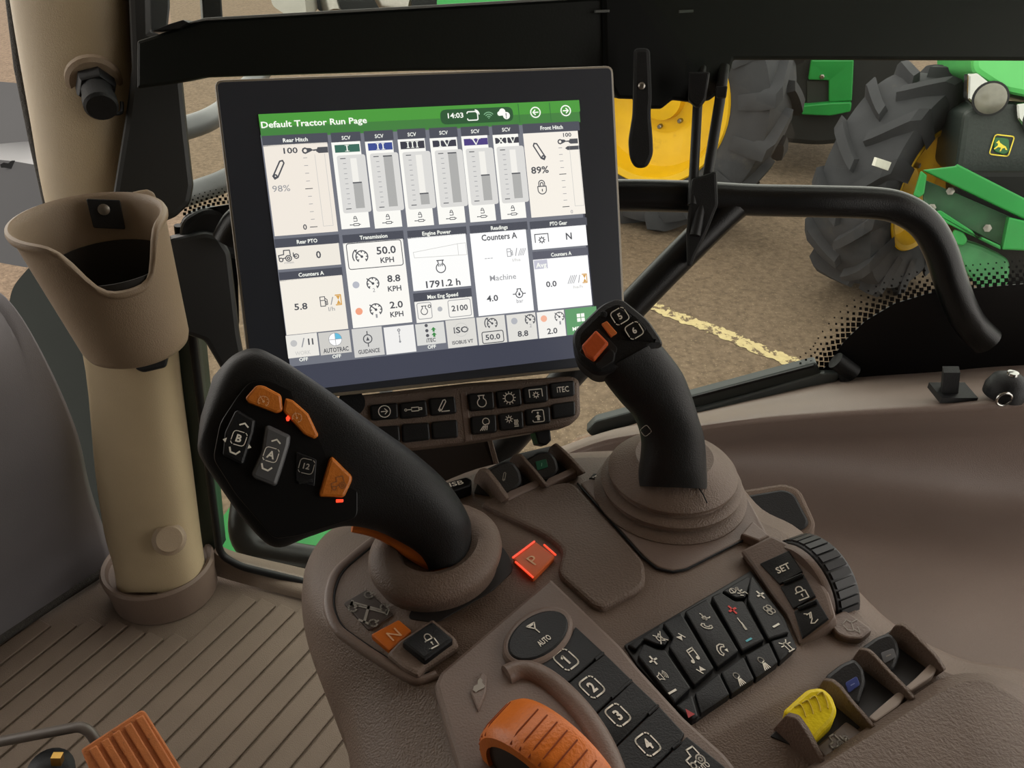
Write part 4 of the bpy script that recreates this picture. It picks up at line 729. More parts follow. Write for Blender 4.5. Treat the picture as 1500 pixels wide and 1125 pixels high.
# ------------------------------------------------------------------ cup holder on the post
cc = at(131, 325, .745); cup = thing('cup_holder', 'beige plastic cup holder with scooped front bolted to the post', 'cup holder', cc-V((0, 0, .135)))
def cupshape():
    mb = MB(); N = 64; R, H = .0655, .132; ax = V((0, 0, 1)); fd = V((CAM.x-cc.x, CAM.y-cc.y, 0)).normalized(); fs = V((0, 0, 1)).cross(fd)
    base = cc - V((0, 0, H)); rings = []
    def notch(a):
        a = (a-math.radians(11)+math.pi) % (2*math.pi)-math.pi; x = abs(a)/math.radians(44)
        return .052*(1/(1+math.exp((x-.68)*9)))
    lean = V((.012, 0, 0))
    def ring(rf, tf, lip=0):
        out = []
        for k in range(N):
            a = 2*math.pi*k/N; nt = notch(a); top = H-nt; z = max(tf*top, 0) + lip
            r = rf*(1-.24*(1-z/H)); c = base + lean*(1-z/H)
            out.append(c + (fd*math.cos(a)+fs*math.sin(a))*r + ax*z)
        return out
    rs = [ring(R*.9, 0), ring(R*.97, .015), ring(R, .06)] + [ring(R, t) for t in (.25, .5, .75, .9, .965)]
    rs += [ring(R*1.045, .975, .001), ring(R*1.05, 1, .0015), ring(R*1.03, 1, .0045), ring(R*.985, 1, .0055), ring(R*.95, 1, .003), ring(R*.94, .985, 0)] + [ring(R*.935, t) for t in (.75, .5, .25, .06)]
    mb.rings(rs); return mb
cupshape().build('cup', BEIGED, cup, 50)
L_('liner', mat('dark_liner', '24211e', .7, .1, 30), cup, cc-V((-.008, 0, .125)), (0, 0, 1), [(.047, 0), (.0505, .04), (.0545, .085), (.0535, .085), (.046, .004)], 40)
ip = at(166, 325, .795); 
PB = Plane(at(165, 310, .792), (CAM-at(165, 310, .8)).normalized(), RT)
S('mount_pad', BLK, cup, PB, [(126, 291), (176, 293), (184, 336), (137, 334)], -.004, .0, .001, 3); L_('pad_screw', STEEL, cup, PB.hit(152, 307, .0), PB.n, [(.0055, 0), (.0055, .002), (.003, .003)], 14)
CPL = Plane(at(210, 330, .845), (CAM-at(210, 330, .8)).normalized()+V((.25, 0, 0)), RT)
S('back_plate', BEIGED, cup, CPL, [(150, 292), (216, 277), (226, 282), (243, 320), (254, 405), (242, 420), (180, 420)], -.03, .0, .002, 3)
L_('plate_bolt', BLK, cup, CPL.hit(190, 289, -.001), CPL.n, [(.006, 0), (.006, .003), (.003, .004)], 14)
lt = S('post_latch', BLK, None, Plane(at(222, 520, 1.03), (CAM-at(222, 520, 1.03)), RT), [(197, 540), (225, 500), (240, 490), (248, 520), (244, 538), (210, 546)], -.04, .012, .006, 5); tag(lt, 'small black latch on the post beneath the cup holder', 'latch')
pn = T('post_pin', BEIGE, None, [at(257, 428, .98), at(260, 460, .985)], .009, 16); tag(pn, 'short beige pin beside the cup holder back plate', 'pin')
# ================================================================== the arm console
CZ = .64; CT = FL.up(CZ)
con = thing('armrest_console', 'brown armrest console covered with black and orange keys', 'control console', CT.hit(850, 900)-V((0, 0, .25)))
TT = [(545, 795), (505, 828), (484, 862), (480, 892), (490, 922), (530, 957), (580, 990), (622, 1012), (665, 1070), (690, 1140), (720, 1260), (1100, 1330), (1500, 1330), (1650, 1150), (1560, 1040), (1470, 1005), (1390, 985), (1300, 935), (1245, 880), (1165, 790), (1110, 758), (1060, 710), (960, 672), (880, 668), (800, 672), (700, 690), (610, 740)]
LL = [(520, 772), (472, 803), (447, 845), (442, 885), (450, 940), (472, 1005), (500, 1062), (514, 1130), (520, 1190), (540, 1270), (600, 1400), (1100, 1450), (1600, 1400), (1750, 1150), (1600, 1040), (1480, 1002), (1395, 987), (1305, 940), (1248, 887), (1168, 802), (1112, 770), (1062, 722), (960, 690), (880, 690), (800, 700), (700, 720), (600, 752)]
t3 = [CT.hit(x, y) for x, y in TT]; l3 = [FL.up(CZ-.045).hit(x, y) for x, y in LL]
cen = sum(t3, V((0, 0, 0)))/len(t3)
def mixr(a, b, t): return [p*(1-t)+q*t for p, q in zip(a, b)]
r1 = [p+V((0, 0, .006)) for p in mixr(t3, l3, .45)]; r1 = [V((p.x, p.y, CZ-.009)) for p in r1]
r4 = [V((p.x+(cen.x-p.x)*.10, p.y+(cen.y-p.y)*.10, CZ-.2)) for p in l3]; r5 = [V((p.x+(cen.x-p.x)*.25, p.y+(cen.y-p.y)*.25, CZ-.4)) for p in l3]
tin = [V((p.x+(cen.x-p.x)*.012, p.y+(cen.y-p.y)*.012, CZ)) for p in t3]
MB().rings([cr(r, 5, True) for r in (r5, r4, l3, [V((p.x, p.y, CZ-.022)) for p in mixr(t3, l3, .8)], r1, [p-V((0, 0, .0015)) for p in t3], tin)]).build('body', BROWN, con, 50, 'brown moulded console body')
L_('pedestal', BLK, con, V((cen.x, cen.y, -.002)), (0, 0, 1), [(.16, 0), (.15, .06), (.1, .1), (.1, CZ-.38)], 28)
def seam(px, rad=.0007, h=.0, m=None, name='seam', pl=CT): return T(name, m or BLK, con, [pl.hit(x, y, h) for x, y in px], rad, 6)
seam(rnd([(600, 762), (545, 800), (500, 838), (489, 868), (489, 893), (500, 918), (545, 950), (590, 978), (612, 990), (630, 985)], 25, 5, False))
T('pod_ridge', BROWN2, con, [CT.hit(x, y, -.0005) for x, y in rnd([(590, 762), (536, 800), (490, 840), (481, 868), (481, 893), (492, 922), (540, 957), (590, 988), (614, 1000), (640, 990)], 25, 5, False)], .003, 10)
# -- drive-mode plate, N, lock and P keys
pl4 = S('drive_mode_plate', mat('dark_taupe_plate', '463d38', .5, .06, 30), con, CT, [(503, 883), (537, 863), (576, 899), (540, 923)], -.002, .0012, .0006, 4)
m = MB(); f = fr(CT, 540, 891, .82, -.57, .0016); icon(m, f, 'fourwd', .0088, .15)
for x, y, s in ((-.75, .62, 'g'), (.72, .75, 'g'), (.8, -.55, 'g'), (-.55, -.95, 'g')):
    g2 = Fr(f.p(x*.0085, y*.0085), f.u*.0026, f.v*.0026); rib(m, g2, arc(0, 0, .8, 0, 300, 8), .35); rib(m, g2, [(.4, -.2), (1.2, -.2)], .35)
m.flat('drive_symbol', GREYPR, pl4)
def key(px, h0, h1, mt, label=None, sym=None, bev=.0009, r=3, pl=None, name='key'):
    p = pl or CT; o = S(name, mt, con, p, px, h0, h1, bev, r, label); return o
PRI = mat('pale_orange_print', 'e2b48a', .6, .02, 20)
kn = key([(543, 929), (584, 907), (603, 923), (571, 953)], -.002, .0035, ORANGE, 'orange N key')
def letters(par, pl, x, y, s, hpx, dx, dy, h, wpx=None, mt=None, bold=.012, name='key_letter'):
    m = MB(); f = fr(pl, x, y, dx, dy, h); pm = pl.up(h).px(x, y); text(m, f, s, hpx*pm, bold, w=wpx*pm if wpx else None); return m.flat(name, mt or WHITE, par)
def sym(par, pl, x, y, n, spx, dx, dy, h, w=.14, mt=None, name='key_symbol'):
    m = MB(); f = fr(pl, x, y, dx, dy, h); icon(m, f, n, spx*pl.up(h).px(x, y), w); return m.flat(name, mt or WHITE, par)
letters(kn, CT, 577, 929, 'N', 15, .84, -.54, .004, 16, PRI, 0)
kp_ = key([(751, 818), (785, 793), (813, 814), (781, 846)], -.002, .004, mat('lit_orange_key', 'd2632f', .45, .04, 30), 'orange P key edged with red light')
letters(kp_, CT, 781, 820, 'P', 15, .80, -.6, .0045, 12, PRI, 0)
LED = glow('ff4526', 1.3)
for a, b in (((751, 817), (783, 793)), ((797, 798), (814, 813)), ((755, 823), (781, 846))): T('indicator_light', LED, kp_, [CT.hit(*a, .0042), CT.hit(*b, .0042)], .0007, 6)
kl = key([(588, 939), (633, 909), (664, 935), (621, 966)], -.002, .0095, KEY, 'raised black key with padlock', None, .0015, 4)
S('key_socket', BROWN, con, CT, [(566, 957), (584, 938), (634, 905), (668, 933), (672, 945), (624, 975), (612, 990), (590, 978)], -.002, .005, .002, 5)
sym(kl, CT, 630, 938, 'lock', 11.5, .88, -.45, .0099, .15)
S('slot_shade_plate', mat('slot_shade', '1b1715', .6, .08, 30), con, CT, [(596, 906), (640, 912), (720, 866), (752, 836), (748, 818), (736, 800), (700, 790), (620, 860)], -.002, .0006, .0003, 10)  # dark plate laid on top, painting the shade of the recess behind the boot
# -- storage lid, joystick plate, seams
S('storage_lid', LID, con, CT, [(700, 735), (752, 716), (838, 704), (944, 822), (946, 852), (934, 864), (884, 890), (870, 886), (816, 838), (826, 804), (800, 782)], -.004, .0045, .0022, 14, 'grained brown storage lid')
S('joystick_plate', BROWN2, con, CT, [(848, 706), (900, 690), (1080, 700), (1126, 785), (1108, 780), (1005, 832), (985, 836), (962, 830), (940, 810)], -.002, .0022, .001, 10)
S('plate_corner', BROWN2, con, CT, [(1085, 782), (1102, 762), (1128, 784), (1112, 792)], -.002, .006, .0015, 2)
seam([(846, 708), (940, 815)] + [(962, 833), (986, 838), (1006, 834), (1110, 780)], .0008, .0012)
mk = S('plate_mark', mat('dark_mark', '2a2522', .5, .05, 30), con, CT, [(863, 700), (870, 693), (880, 694), (874, 702)], 0, .003, .0005); sym(mk, CT, 871, 698, 'hook', 4, .9, -.4, .0034, .2)
# -- numbered pad
NF = [(806, 845), (910, 945), (936, 977), (1003, 1050), (1062, 1103), (1120, 1175), (1100, 1300), (760, 1300), (690, 1180), (660, 1085), (636, 1003), (644, 984)]
S('number_pad_frame', BROWN2, con, CT, NF, -.004, .0065, .0025, 5)
NPD = CT.up(.0065); DXN, DYN = .80, -.60
numk = [([(770, 982), (800, 968), (836, 932), (843, 917), (884, 955), (820, 1009)], '1', (829, 966)), ([(821.5, 1010.5), (885.5, 956.5), (925, 995), (866, 1051)], '2', (867, 1006)), ([(867.5, 1053), (926.5, 996.5), (964, 1032), (895, 1099)], '3', (905, 1047)), ([(896.5, 1101), (965.5, 1033.5), (1003, 1074), (997, 1085), (915, 1165)], '4', (949, 1090))]
for px, s, (x, y) in numk:
    ko = key(px, -.002, .0022, KEY, None, None, .0007, 2, NPD); m = MB(); f = fr(NPD, x, y, DXN, DYN, .0026); pm = NPD.px(x, y)
    text(m, f, s, 13*pm, .035); keyicon(m, f, 13*pm, .16)
    if s == '1': rib(m, f, [(-3.8*pm, 3.6*pm), (0, 6*pm)], 2.6*pm)
    m.flat('key_symbol', WHITE, ko)
ka = key([(917, 1166), (998.5, 1087), (1006, 1078), (1060, 1121), (1120, 1190), (960, 1270)], -.002, .0022, KEY, None, None, .0007, 2, NPD)
sym(ka, NPD, 1017, 1110, 'tractor', 14, .85, -.53, .0026, .14); letters(ka, NPD, 1030, 1124, 'AUTO', 7, .8, -.6, .0026, 22)
for a, b in (((884, 956), (872, 966)), ((925, 996), (896, 1022)), ((964, 1033), (950, 1046)), ((997, 1086), (985, 1096))): T('key_ridge', KEY, con, [NPD.hit(*a, .0025), NPD.hit(*b, .0025)], .0007, 6)
def ell(cx, cy, a, b, ux, uy, n=40): return [(cx+a*math.cos(t)*ux - b*math.sin(t)*uy, cy+a*math.cos(t)*uy+b*math.sin(t)*ux) for t in [2*math.pi*i/n for i in range(n)]]
S('oval_rim', BROWN2, con, NPD, ell(788, 930, 57, 37, .84, -.54), -.002, .0042, .002)
ko = S('key', KEY, con, NPD, ell(788, 930, 49.5, 30, .84, -.54), -.002, .005, .0012, 0, 'oval black key reading AUTO'); sym(ko, NPD, 783, 920, 'steer', 8.5, .80, -.6, .0055, .2); letters(ko, NPD, 797, 938, 'AUTO', 7.5, .80, -.6, .0055, 23, None, .02)
T('dial_ridge', BROWN2, con, [NPD.hit(x, y, .0) for x, y in cr([(742, 990), (758, 983), (778, 984), (805, 998), (835, 1024), (862, 1056), (884, 1092), (900, 1130), (915, 1180)], 5)], .0055, 14)
# -- orange speed dial
dc = NPD.hit(798, 1149, .008); da = ((CAM-dc).normalized()*.52 + (RT*-.64 - UPV*.77)*.85).normalized()
du = (RT*.77-UPV*.64); du = (du-da*du.dot(da)).normalized()
DR = .0355; mb = MB(); prof = [(DR*.95, -.016), (DR*1.0, -.013), (DR*1.0, .0015), (DR*.985, .005), (DR*.93, .0075), (DR*.80, .008), (DR*.78, .004)]
dial = L_('speed_dial', ORANGE, con, dc, da, prof, 72, 'ribbed orange rotary dial', u=du, cap1=False)
dv = da.cross(du)
for k in range(40):
    a = k*2*math.pi/40
    if 20 <= k <= 34 or True:
        q = du*math.cos(a)+dv*math.sin(a)
        if k % 10 < 7: T('dial_groove', mat('dark_orange_groove', '8a3c10', .6, .05, 30), dial, [dc+q*DR*1.0-da*.012, dc+q*DR*1.003+da*.0015, dc+q*DR*.95+da*.007], .0004, 5)
fc = L_('dial_face', mat('dark_dial_face', '241f1d', .4, .06, 30), con, dc+da*.004, da, [(DR*.80, -.01), (DR*.79, .002), (DR*.6, .0035), (DR*.4, .003), (.0001, .003)], 48, u=du)
m = MB(); ff_ = Fr(dc+da*.0078+RT*-.004+UPV*.010, RT*.9+UPV*.3, UPV*.9-RT*.3); icon(m, ff_, 'engine', .0052, .13); m.flat('dial_symbol', GREYPR, fc)
S('rabbit_mark', BROWN2, con, NPD, [(688, 1012), (706, 982), (714, 990), (712, 1015), (700, 1042)], -.002, .0015, .001, 4)
m = MB(); icon(m, fr(NPD, 701, 1004, .85, -.5, .002), 'rabbit', .0042, .2); m.flat('speed_symbol', GREYPR, con)
# -- media, phone and climate keys
S('media_base', mat('dark_key_base', '0f1012', .5, .08, 30), con, CT, [(914, 944), (1100, 835), (1126, 873), (1150, 905), (1168, 948), (1018, 1057), (986, 1032), (934, 975)], -.003, .002, .0008, 3)
MP = CT.up(.002); DXM, DYM = .87, -.49
def mk_(px, lab=None, h=.003): return key(px, -.002, h, KEY, lab, None, .0009, 2.5, MP)
k_ = mk_([(919, 944), (966, 915), (981, 934), (974, 945), (962, 944), (943, 936), (931, 951)]); sym(k_, MP, 967.5, 934, 'mute', 9, DXM, DYM, .0034, .13)
k_ = mk_([(934, 960), (943, 942), (963, 951), (974, 951), (1012, 1007), (988, 1029)], None, .0042); sym(k_, MP, 957, 967, 'plus', 8.5, DXM, DYM, .0046, .3); sym(k_, MP, 970, 990, 'speaker', 9, DXM, DYM, .0046, .13); sym(k_, MP, 985, 1013, 'minus', 9, DXM, DYM, .0046, .3)
k_ = mk_([(971, 912), (998, 897), (1046, 978), (1017, 1003), (980, 947), (986, 933)], None, .0042); sym(k_, MP, 997, 933, 'next', 6, .6, -.8, .0046, .25); sym(k_, MP, 1015, 960, 'music', 11, .93, -.36, .0046, .14); sym(k_, MP, 1027, 981, 'prev', 6, .6, -.8, .0046, .25)
k_ = mk_([(1003, 895), (1036, 876), (1082, 953), (1051, 976)], None, .0042); sym(k_, MP, 1034, 910, 'voice', 12, DXM, DYM, .0046, .13); sym(k_, MP, 1058, 951, 'phonedown', 9.5, DXM, DYM, .0046, .17)
k_ = mk_([(1042, 873), (1056, 867), (1076, 880), (1089, 880), (1120, 936), (1087, 953)], None, .0042); sym(k_, MP, 1073, 893, 'plus', 8.5, DXM, DYM, .0046, .32, mat('red_print', 'd8342c', .5, .02, 20)); sym(k_, MP, 1087, 914, 'thermo', 9.5, .95, -.3, .0046, .14); sym(k_, MP, 1097, 937, 'minus', 7, DXM, DYM, .0046, .35, mat('blue_print', '58b4c4', .5, .02, 20))
k_ = mk_([(1058, 865), (1096, 843), (1102, 849), (1092, 875), (1078, 876)]); sym(k_, MP, 1081, 867, 'defrost', 10, DXM, DYM, .0034, .14)
k_ = mk_([(1099, 845), (1103, 843), (1123, 875), (1146, 906), (1156, 926), (1126, 936), (1095, 878)], None, .0042); sym(k_, MP, 1114, 871, 'plus', 8, DXM, DYM, .0046, .3); sym(k_, MP, 1127, 893, 'fan', 9, DXM, DYM, .0046, .14); sym(k_, MP, 1137, 916, 'minus', 8, DXM, DYM, .0046, .3)
k_ = mk_([(990, 1033), (1014, 1017), (1023, 1049), (1014, 1054)]); sym(k_, MP, 1009, 1044, 'hazard', 7, DXM, DYM, .0034, .2, mat('red_hazard', 'a83236', .5, .02, 20))
k_ = mk_([(1018, 1014), (1053, 985), (1069, 1017), (1027, 1045)])
k_ = mk_([(1056, 984), (1089, 961), (1105, 994), (1072, 1016)]); sym(k_, MP, 1081, 995, 'frontlight', 9.5, DXM, DYM, .0034, .15)
k_ = mk_([(1092, 959), (1126, 940), (1140, 970), (1108, 993)]); sym(k_, MP, 1117, 972, 'frontlight', 9.5, DXM, DYM, .0034, .15)
k_ = mk_([(1129, 938), (1157, 930), (1164, 949), (1143, 968)]); sym(k_, MP, 1153, 946, 'beacon', 9.5, DXM, DYM, .0034, .15)
# -- SET pad, thumbwheel
SPD = Plane(CT.hit(1136, 880, .0045), V((-.40*math.cos(math.radians(24)), -.40*math.sin(math.radians(24)), .9)), RT)
S('set_pad_frame', BROWN2, con, SPD, [(1084, 806), (1130, 783), (1168, 801), (1196, 838), (1214, 868), (1224, 902), (1216, 913), (1170, 945), (1152, 900), (1128, 868), (1101, 828)], -.03, 0, .002, 4)
k1 = key([(1113, 825), (1155, 806), (1176, 837), (1142, 856)], -.002, .0012, KEY, None, None, .0006, 1, SPD); letters(k1, SPD, 1147, 832, 'SET', 10.5, .91, -.41, .0016, 21, None, .02)
k2 = key([(1143, 859), (1177, 840), (1195, 873), (1162, 892)], -.002, .0012, KEY, None, None, .0006, 1, SPD); sym(k2, SPD, 1173, 868, 'lock', 11.5, .93, -.37, .0016, .16)
k3 = key([(1163, 895), (1196, 876), (1214, 906), (1175, 935)], -.002, .0012, KEY, None, None, .0006, 1, SPD); sym(k3, SPD, 1188, 905, 'seat', 11, .93, -.37, .0016, .13)
for a, b in (((1148, 854), (1175, 842)), ((1169, 892), (1195, 881))): T('key_ridge', KEY, con, [SPD.hit(*a, .0018), SPD.hit(*b, .0018)], .0011, 8)
ta = V((math.cos(math.radians(24)), math.sin(math.radians(24)), 0)); tc_ = CT.hit(1166, 856)+ta*.0145-V((0, 0, .007))
TR = .0295
tw = L_('thumbwheel', mat('black_wheel', '26272a', .5, .08, 40), con, tc_, ta, [(TR*.9, -.009), (TR*.975, -.008), (TR*.985, -.006), (TR*.985, .006), (TR*.95, .009), (TR*.8, .0095)], 60, 'ribbed black thumbwheel')
L_('wheel_cheek', BROWN2, con, tc_, ta, [(TR*.4, -.014), (TR*.93, -.0135), (TR*.955, -.012), (TR*.955, -.0092), (TR*.5, -.0092)], 60)
tv = ta.cross(V((0, 0, 1)))
for k in range(34):
    a = k*2*math.pi/34; q = V((0, 0, 1))*math.cos(a)+tv*math.sin(a); t_ = V((0, 0, 1))*-math.sin(a)+tv*math.cos(a)
    MB().box(tc_+q*TR*.985, t_*.0021, ta*.0066, q*.0011).build('wheel_rib', MATS['black_wheel'], tw, 20)
ap_ = S('arrow_plate', BROWN2, con, CT, [(1216, 915), (1222, 900), (1238, 893), (1279, 922), (1262, 936), (1240, 934), (1226, 928)], -.003, .004, .0012, 6); sym(ap_, CT, 1246, 914, 'hatchup', 14, .92, .2, .0045, .08, GREYPR, 'plate_symbol')
# -- switch bays: fins stand across the console, a paddle switch rocks between each pair
FR = V((math.cos(math.radians(35)), math.sin(math.radians(35)), 0))
def fin(px, base, th=.0022, mt=None, h0=.006): return S('bay_fin', mt or BROWN, con, Plane(CT.hit(*base, h0), -FR, V((-FR.y, FR.x, 0))), px, -th, 0, .0006, 4)
PW = mat('black_paddle', '26282b', .42, .08, 40, .15, 900)
def paddle(px, base, th, mt, lab, h=.004, tilt=.55):
    o = CT.hit(*base, h); pl = Plane(o, (CAM-o).normalized()*tilt + V((0, 0, .5)), FR); return S('paddle_switch', mt, con, pl, px, -th, 0, .0035, 7, lab), pl
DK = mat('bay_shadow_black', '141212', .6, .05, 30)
S('bay_shade_plate', DK, con, CT, [(1128, 1078), (1205, 1005), (1262, 952), (1312, 918), (1376, 980), (1330, 1012), (1270, 1056), (1206, 1110)], -.003, .0008, .0003, 3)  # dark plate paints the shade between the paddles
fin([(1383, 983), (1371, 964), (1352, 944), (1334, 926), (1322, 916), (1310, 916), (1300, 930), (1296, 950), (1340, 1012)], (1381, 984)); fin([(1338, 1025), (1320, 1004), (1300, 984), (1280, 962), (1270, 953), (1258, 951), (1248, 965), (1245, 990), (1300, 1062)], (1337, 1026)); fin([(1278, 1066), (1262, 1047), (1245, 1028), (1230, 1008), (1218, 998), (1205, 996), (1196, 1010), (1192, 1030), (1240, 1098)], (1277, 1067))
fin([(1203, 1119), (1190, 1092), (1178, 1070), (1165, 1052), (1150, 1048), (1134, 1066), (1116, 1088), (1190, 1140)], (1202, 1119), .003)
for px in ([(1326, 1006), (1342, 992), (1366, 968), (1375, 976), (1366, 990), (1334, 1012)], [(1272, 1050), (1290, 1034), (1316, 1012), (1327, 1018), (1316, 1034), (1282, 1058)]): S('bay_lip', mat('light_brown_lip', '93857a', .5, .04, 20), con, CT, px, -.002, .005, .002, 6)
o, pl = paddle([(1261, 948), (1284, 932), (1303, 925), (1315, 938), (1319, 956), (1311, 980), (1290, 988), (1268, 968)], (1290, 975), .016, PW, 'grey black paddle switch with pale badge'); S('badge', mat('grey_badge', '6a6c70', .5, .05, 20), o, pl, [(1290, 956), (1309, 949), (1313, 962), (1295, 972)], -.001, .0006, .0003, 3); sym(o, pl, 1301.5, 960, 'minus', 5, .92, -.4, .0009, .3, GREYPR, 'badge_mark')
o, pl = paddle([(1208, 990), (1233, 971), (1252, 963), (1266, 979), (1269, 1000), (1259, 1032), (1240, 1034), (1216, 1012)], (1240, 1020), .016, PW, 'black paddle switch with blue badge'); S('badge', mat('blue_badge', '3c4a8c', .45, .05, 20), o, pl, [(1238, 1000), (1255, 990), (1260, 1003), (1243, 1015)], -.001, .0006, .0003, 3); sym(o, pl, 1249, 1002.5, 'minus', 4.5, .88, -.48, .0009, .25, mat('pale_blue', '8a97c8', .5, .02, 20), 'badge_mark')
o, pl = paddle([(1146, 1042), (1168, 1022), (1184, 1008), (1205, 1006), (1219, 1018), (1227, 1040), (1221, 1056), (1190, 1088), (1170, 1062)], (1190, 1070), .02, YELLOW, 'bright yellow ribbed paddle switch', .012)
for i in range(4): T('grip_line', mat('dark_yellow', 'c2a80c', .5, .03, 20), o, [pl.hit(x, y, .0002) for x, y in cr([(1164+i*11, 1036-i*6), (1172+i*11, 1032-i*6), (1178+i*11, 1042-i*5), (1180+i*11, 1050-i*4)], 4)], .0004, 5)
o = S('switch_plate', mat('dark_brown_plate', '5d5048', .5, .05, 20), con, CT, [(1194, 1094), (1240, 1056), (1266, 1074), (1216, 1117)], -.002, .003, .001, 3); sym(o, CT, 1229, 1086, 'tractorpto', 15, .85, -.52, .0035, .12, GREYPR, 'plate_symbol')
# front arm pad
PT = [(1100, 1215), (1215, 1135), (1310, 1075), (1400, 1018), (1440, 1002), (1475, 1010), (1530, 1050), (1640, 1200), (1500, 1350), (1150, 1350)]
MB().rings([[p-V((0, 0, .03)) for p in q] for q in [[CT.hit(x, y, .004) for x, y in rnd([(1060, 1200), (1190, 1120), (1300, 1045), (1385, 988), (1440, 984), (1500, 1005), (1570, 1050), (1700, 1200), (1500, 1400), (1100, 1400)], 30, 6)]]] +
           [[CT.hit(x, y, .004) for x, y in rnd([(1060, 1200), (1190, 1120), (1300, 1045), (1385, 988), (1440, 984), (1500, 1005), (1570, 1050), (1700, 1200), (1500, 1400), (1100, 1400)], 30, 6)]] +
           [[CT.hit(x, y, .016) for x, y in rnd(PT, 30, 6)], [V((p.x*.97+cen.x*.03, p.y*.97+cen.y*.03, p.z+.002)) for p in [CT.hit(x, y, .016) for x, y in rnd(PT, 30, 6)]]]).build('arm_pad', LID, con, 50, 'brown arm pad at the console end')
# rear switch bays under the screen
S('bay_shade_plate', DK, con, CT, [(694, 722), (706, 690), (760, 664), (812, 652), (850, 690), (800, 712), (740, 730)], -.003, .0008, .0003, 3)  # same painted shade for the rear bays
fin([(686, 737), (690, 716), (696, 695), (702, 687), (711, 690), (726, 709), (742, 732), (728, 742), (700, 742)], (735, 735), .003); fin([(742, 690), (746, 674), (752, 666), (761, 667), (780, 688), (800, 713), (785, 722), (755, 715)], (797, 715)); fin([(800, 670), (804, 656), (811, 650), (822, 659), (838, 675), (855, 694), (838, 702), (812, 695)], (851, 696))
o, pl = paddle([(710, 690), (738, 674), (752, 675), (763, 690), (766, 708), (746, 724), (738, 728), (720, 708)], (742, 712), .014, PW, 'black paddle switch with hitch arm mark', .005); sym(o, pl, 739, 698, 'arm', 7, .9, -.3, .0006, .16, GREYPR, 'switch_mark')
o, pl = paddle([(766, 674), (788, 661), (806, 660), (816, 672), (820, 690), (802, 704), (786, 700)], (795, 692), .014, PW, 'black paddle switch with green badge', .005); S('badge', mat('green_badge', '1c6a50', .45, .05, 20), o, pl, [(784, 676), (800, 672), (803, 684), (787, 689)], -.001, .0006, .0003, 2); sym(o, pl, 793.5, 680.5, 'minus', 3.5, .1, -1, .001, .3, mat('pale_green', '7fc0a4', .5, .02, 20), 'badge_mark')
for px in ([(737, 729), (745, 719), (788, 701), (793, 709), (744, 732)], [(796, 710), (803, 700), (838, 684), (846, 690), (800, 713)]): S('bay_lip', BROWN2, con, CT, px, -.002, .006, .002, 3)
# ================================================================== right-hand joystick
jb = CT.hit(980, 724); js = thing('joystick', 'black joystick with orange rocker and keys 5 and 6 in a brown boot', 'joystick', jb)
L_('boot', BROWN, js, jb, (0, 0, 1), [(.0505, -.002), (.051, .003), (.0485, .0052), (.0438, .0064), (.0432, .0078), (.0462, .0098), (.0468, .0125), (.0445, .0145), (.0402, .0152), (.0398, .0165), (.0422, .0188), (.0425, .021), (.0405, .0235), (.035, .027), (.029, .0308), (.0252, .0338), (.0225, .0335)], 56, 'brown ribbed rubber boot')
for a, b in (((1023, 711), (1036, 735)),): T('boot_seam', BLK, js, [at(1021, 711, .505), at(1030, 724, .502), at(1036, 737, .50)], .0005, 6)
sec = [((934, 712), (1034, 716), .517, .021, 2.3), ((937, 685), (1033, 690), .512, .0215, 2.3), ((940, 645), (1030, 645), .505, .021, 2.3), ((930, 612), (1021, 612), .499, .021, 2.3), ((911, 590), (1010, 576), .494, .021, 2.3), ((893, 568), (995, 542), .489, .0205, 2.4), ((878, 546), (962, 500), .483, .0195, 2.6)]
MB().rings(loftsec(sec, 6, 40)).build('grip', GRIP, js, 50, 'charcoal soft rubber grip')
HPn = (CAM-at(905, 490, .475)).normalized()*.8+V((0, -.1, .35)); HPL = Plane(at(905, 490, .468), HPn, RT)
S('head', BLK, js, HPL, rnd([(840, 484), (856, 468), (882, 443), (902, 435), (914, 437), (950, 466), (969, 494), (972, 503), (930, 531), (905, 541), (880, 549), (868, 546), (846, 528), (838, 500)], 10), -.026, 0, .005)
HH = HPL.up(0)
for s, px, (x, y) in (('5', [(893, 461), (906, 450), (926, 463), (909, 475)], (908, 463)), ('6', [(911, 484), (935, 468), (947, 482), (925, 499)], (929, 484))):
    ko = S('key', KEY, js, HH, px, -.002, .0016, .0006, 3); m = MB(); f = fr(HH, x, y, .85, -.5, .002); pm = HH.px(x, y); text(m, f, s, 9*pm, .03); keyicon(m, f, 11*pm, .13); m.flat('key_symbol', WHITE, ko)
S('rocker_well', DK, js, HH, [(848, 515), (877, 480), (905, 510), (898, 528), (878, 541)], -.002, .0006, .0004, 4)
S('orange_rocker', mat('burnt_orange', 'bf521f', .45, .06, 40, .1, 600), js, HH, [(852, 506), (873, 483), (892, 502), (870, 528), (858, 520)], -.002, .006, .0025, 3, 'burnt orange rocker')
S('orange_key', mat('pale_orange_key', 'cf7034', .45, .05, 40), js, HH, [(881, 474), (889, 470), (904, 487), (895, 493)], -.002, .003, .001, 1, 'small orange key')
S('thumb_rest', GRIP, js, HH, [(872, 532), (893, 509), (902, 516), (900, 530), (879, 542)], -.002, .0022, .001, 4)
L_('button', BLKS, js, HH.hit(884, 461), HH.n, [(.0022, 0), (.0022, .0012), (.0016, .0016)], 14)
m = MB(); g_ = Plane(at(946, 630, .478), (CAM-at(946, 630, .478)), RT); f = fr(g_, 946, 631, .6, .75, 0); keyicon(m, f, .0026, .16); m.flat('side_mark', GREYPR, js)
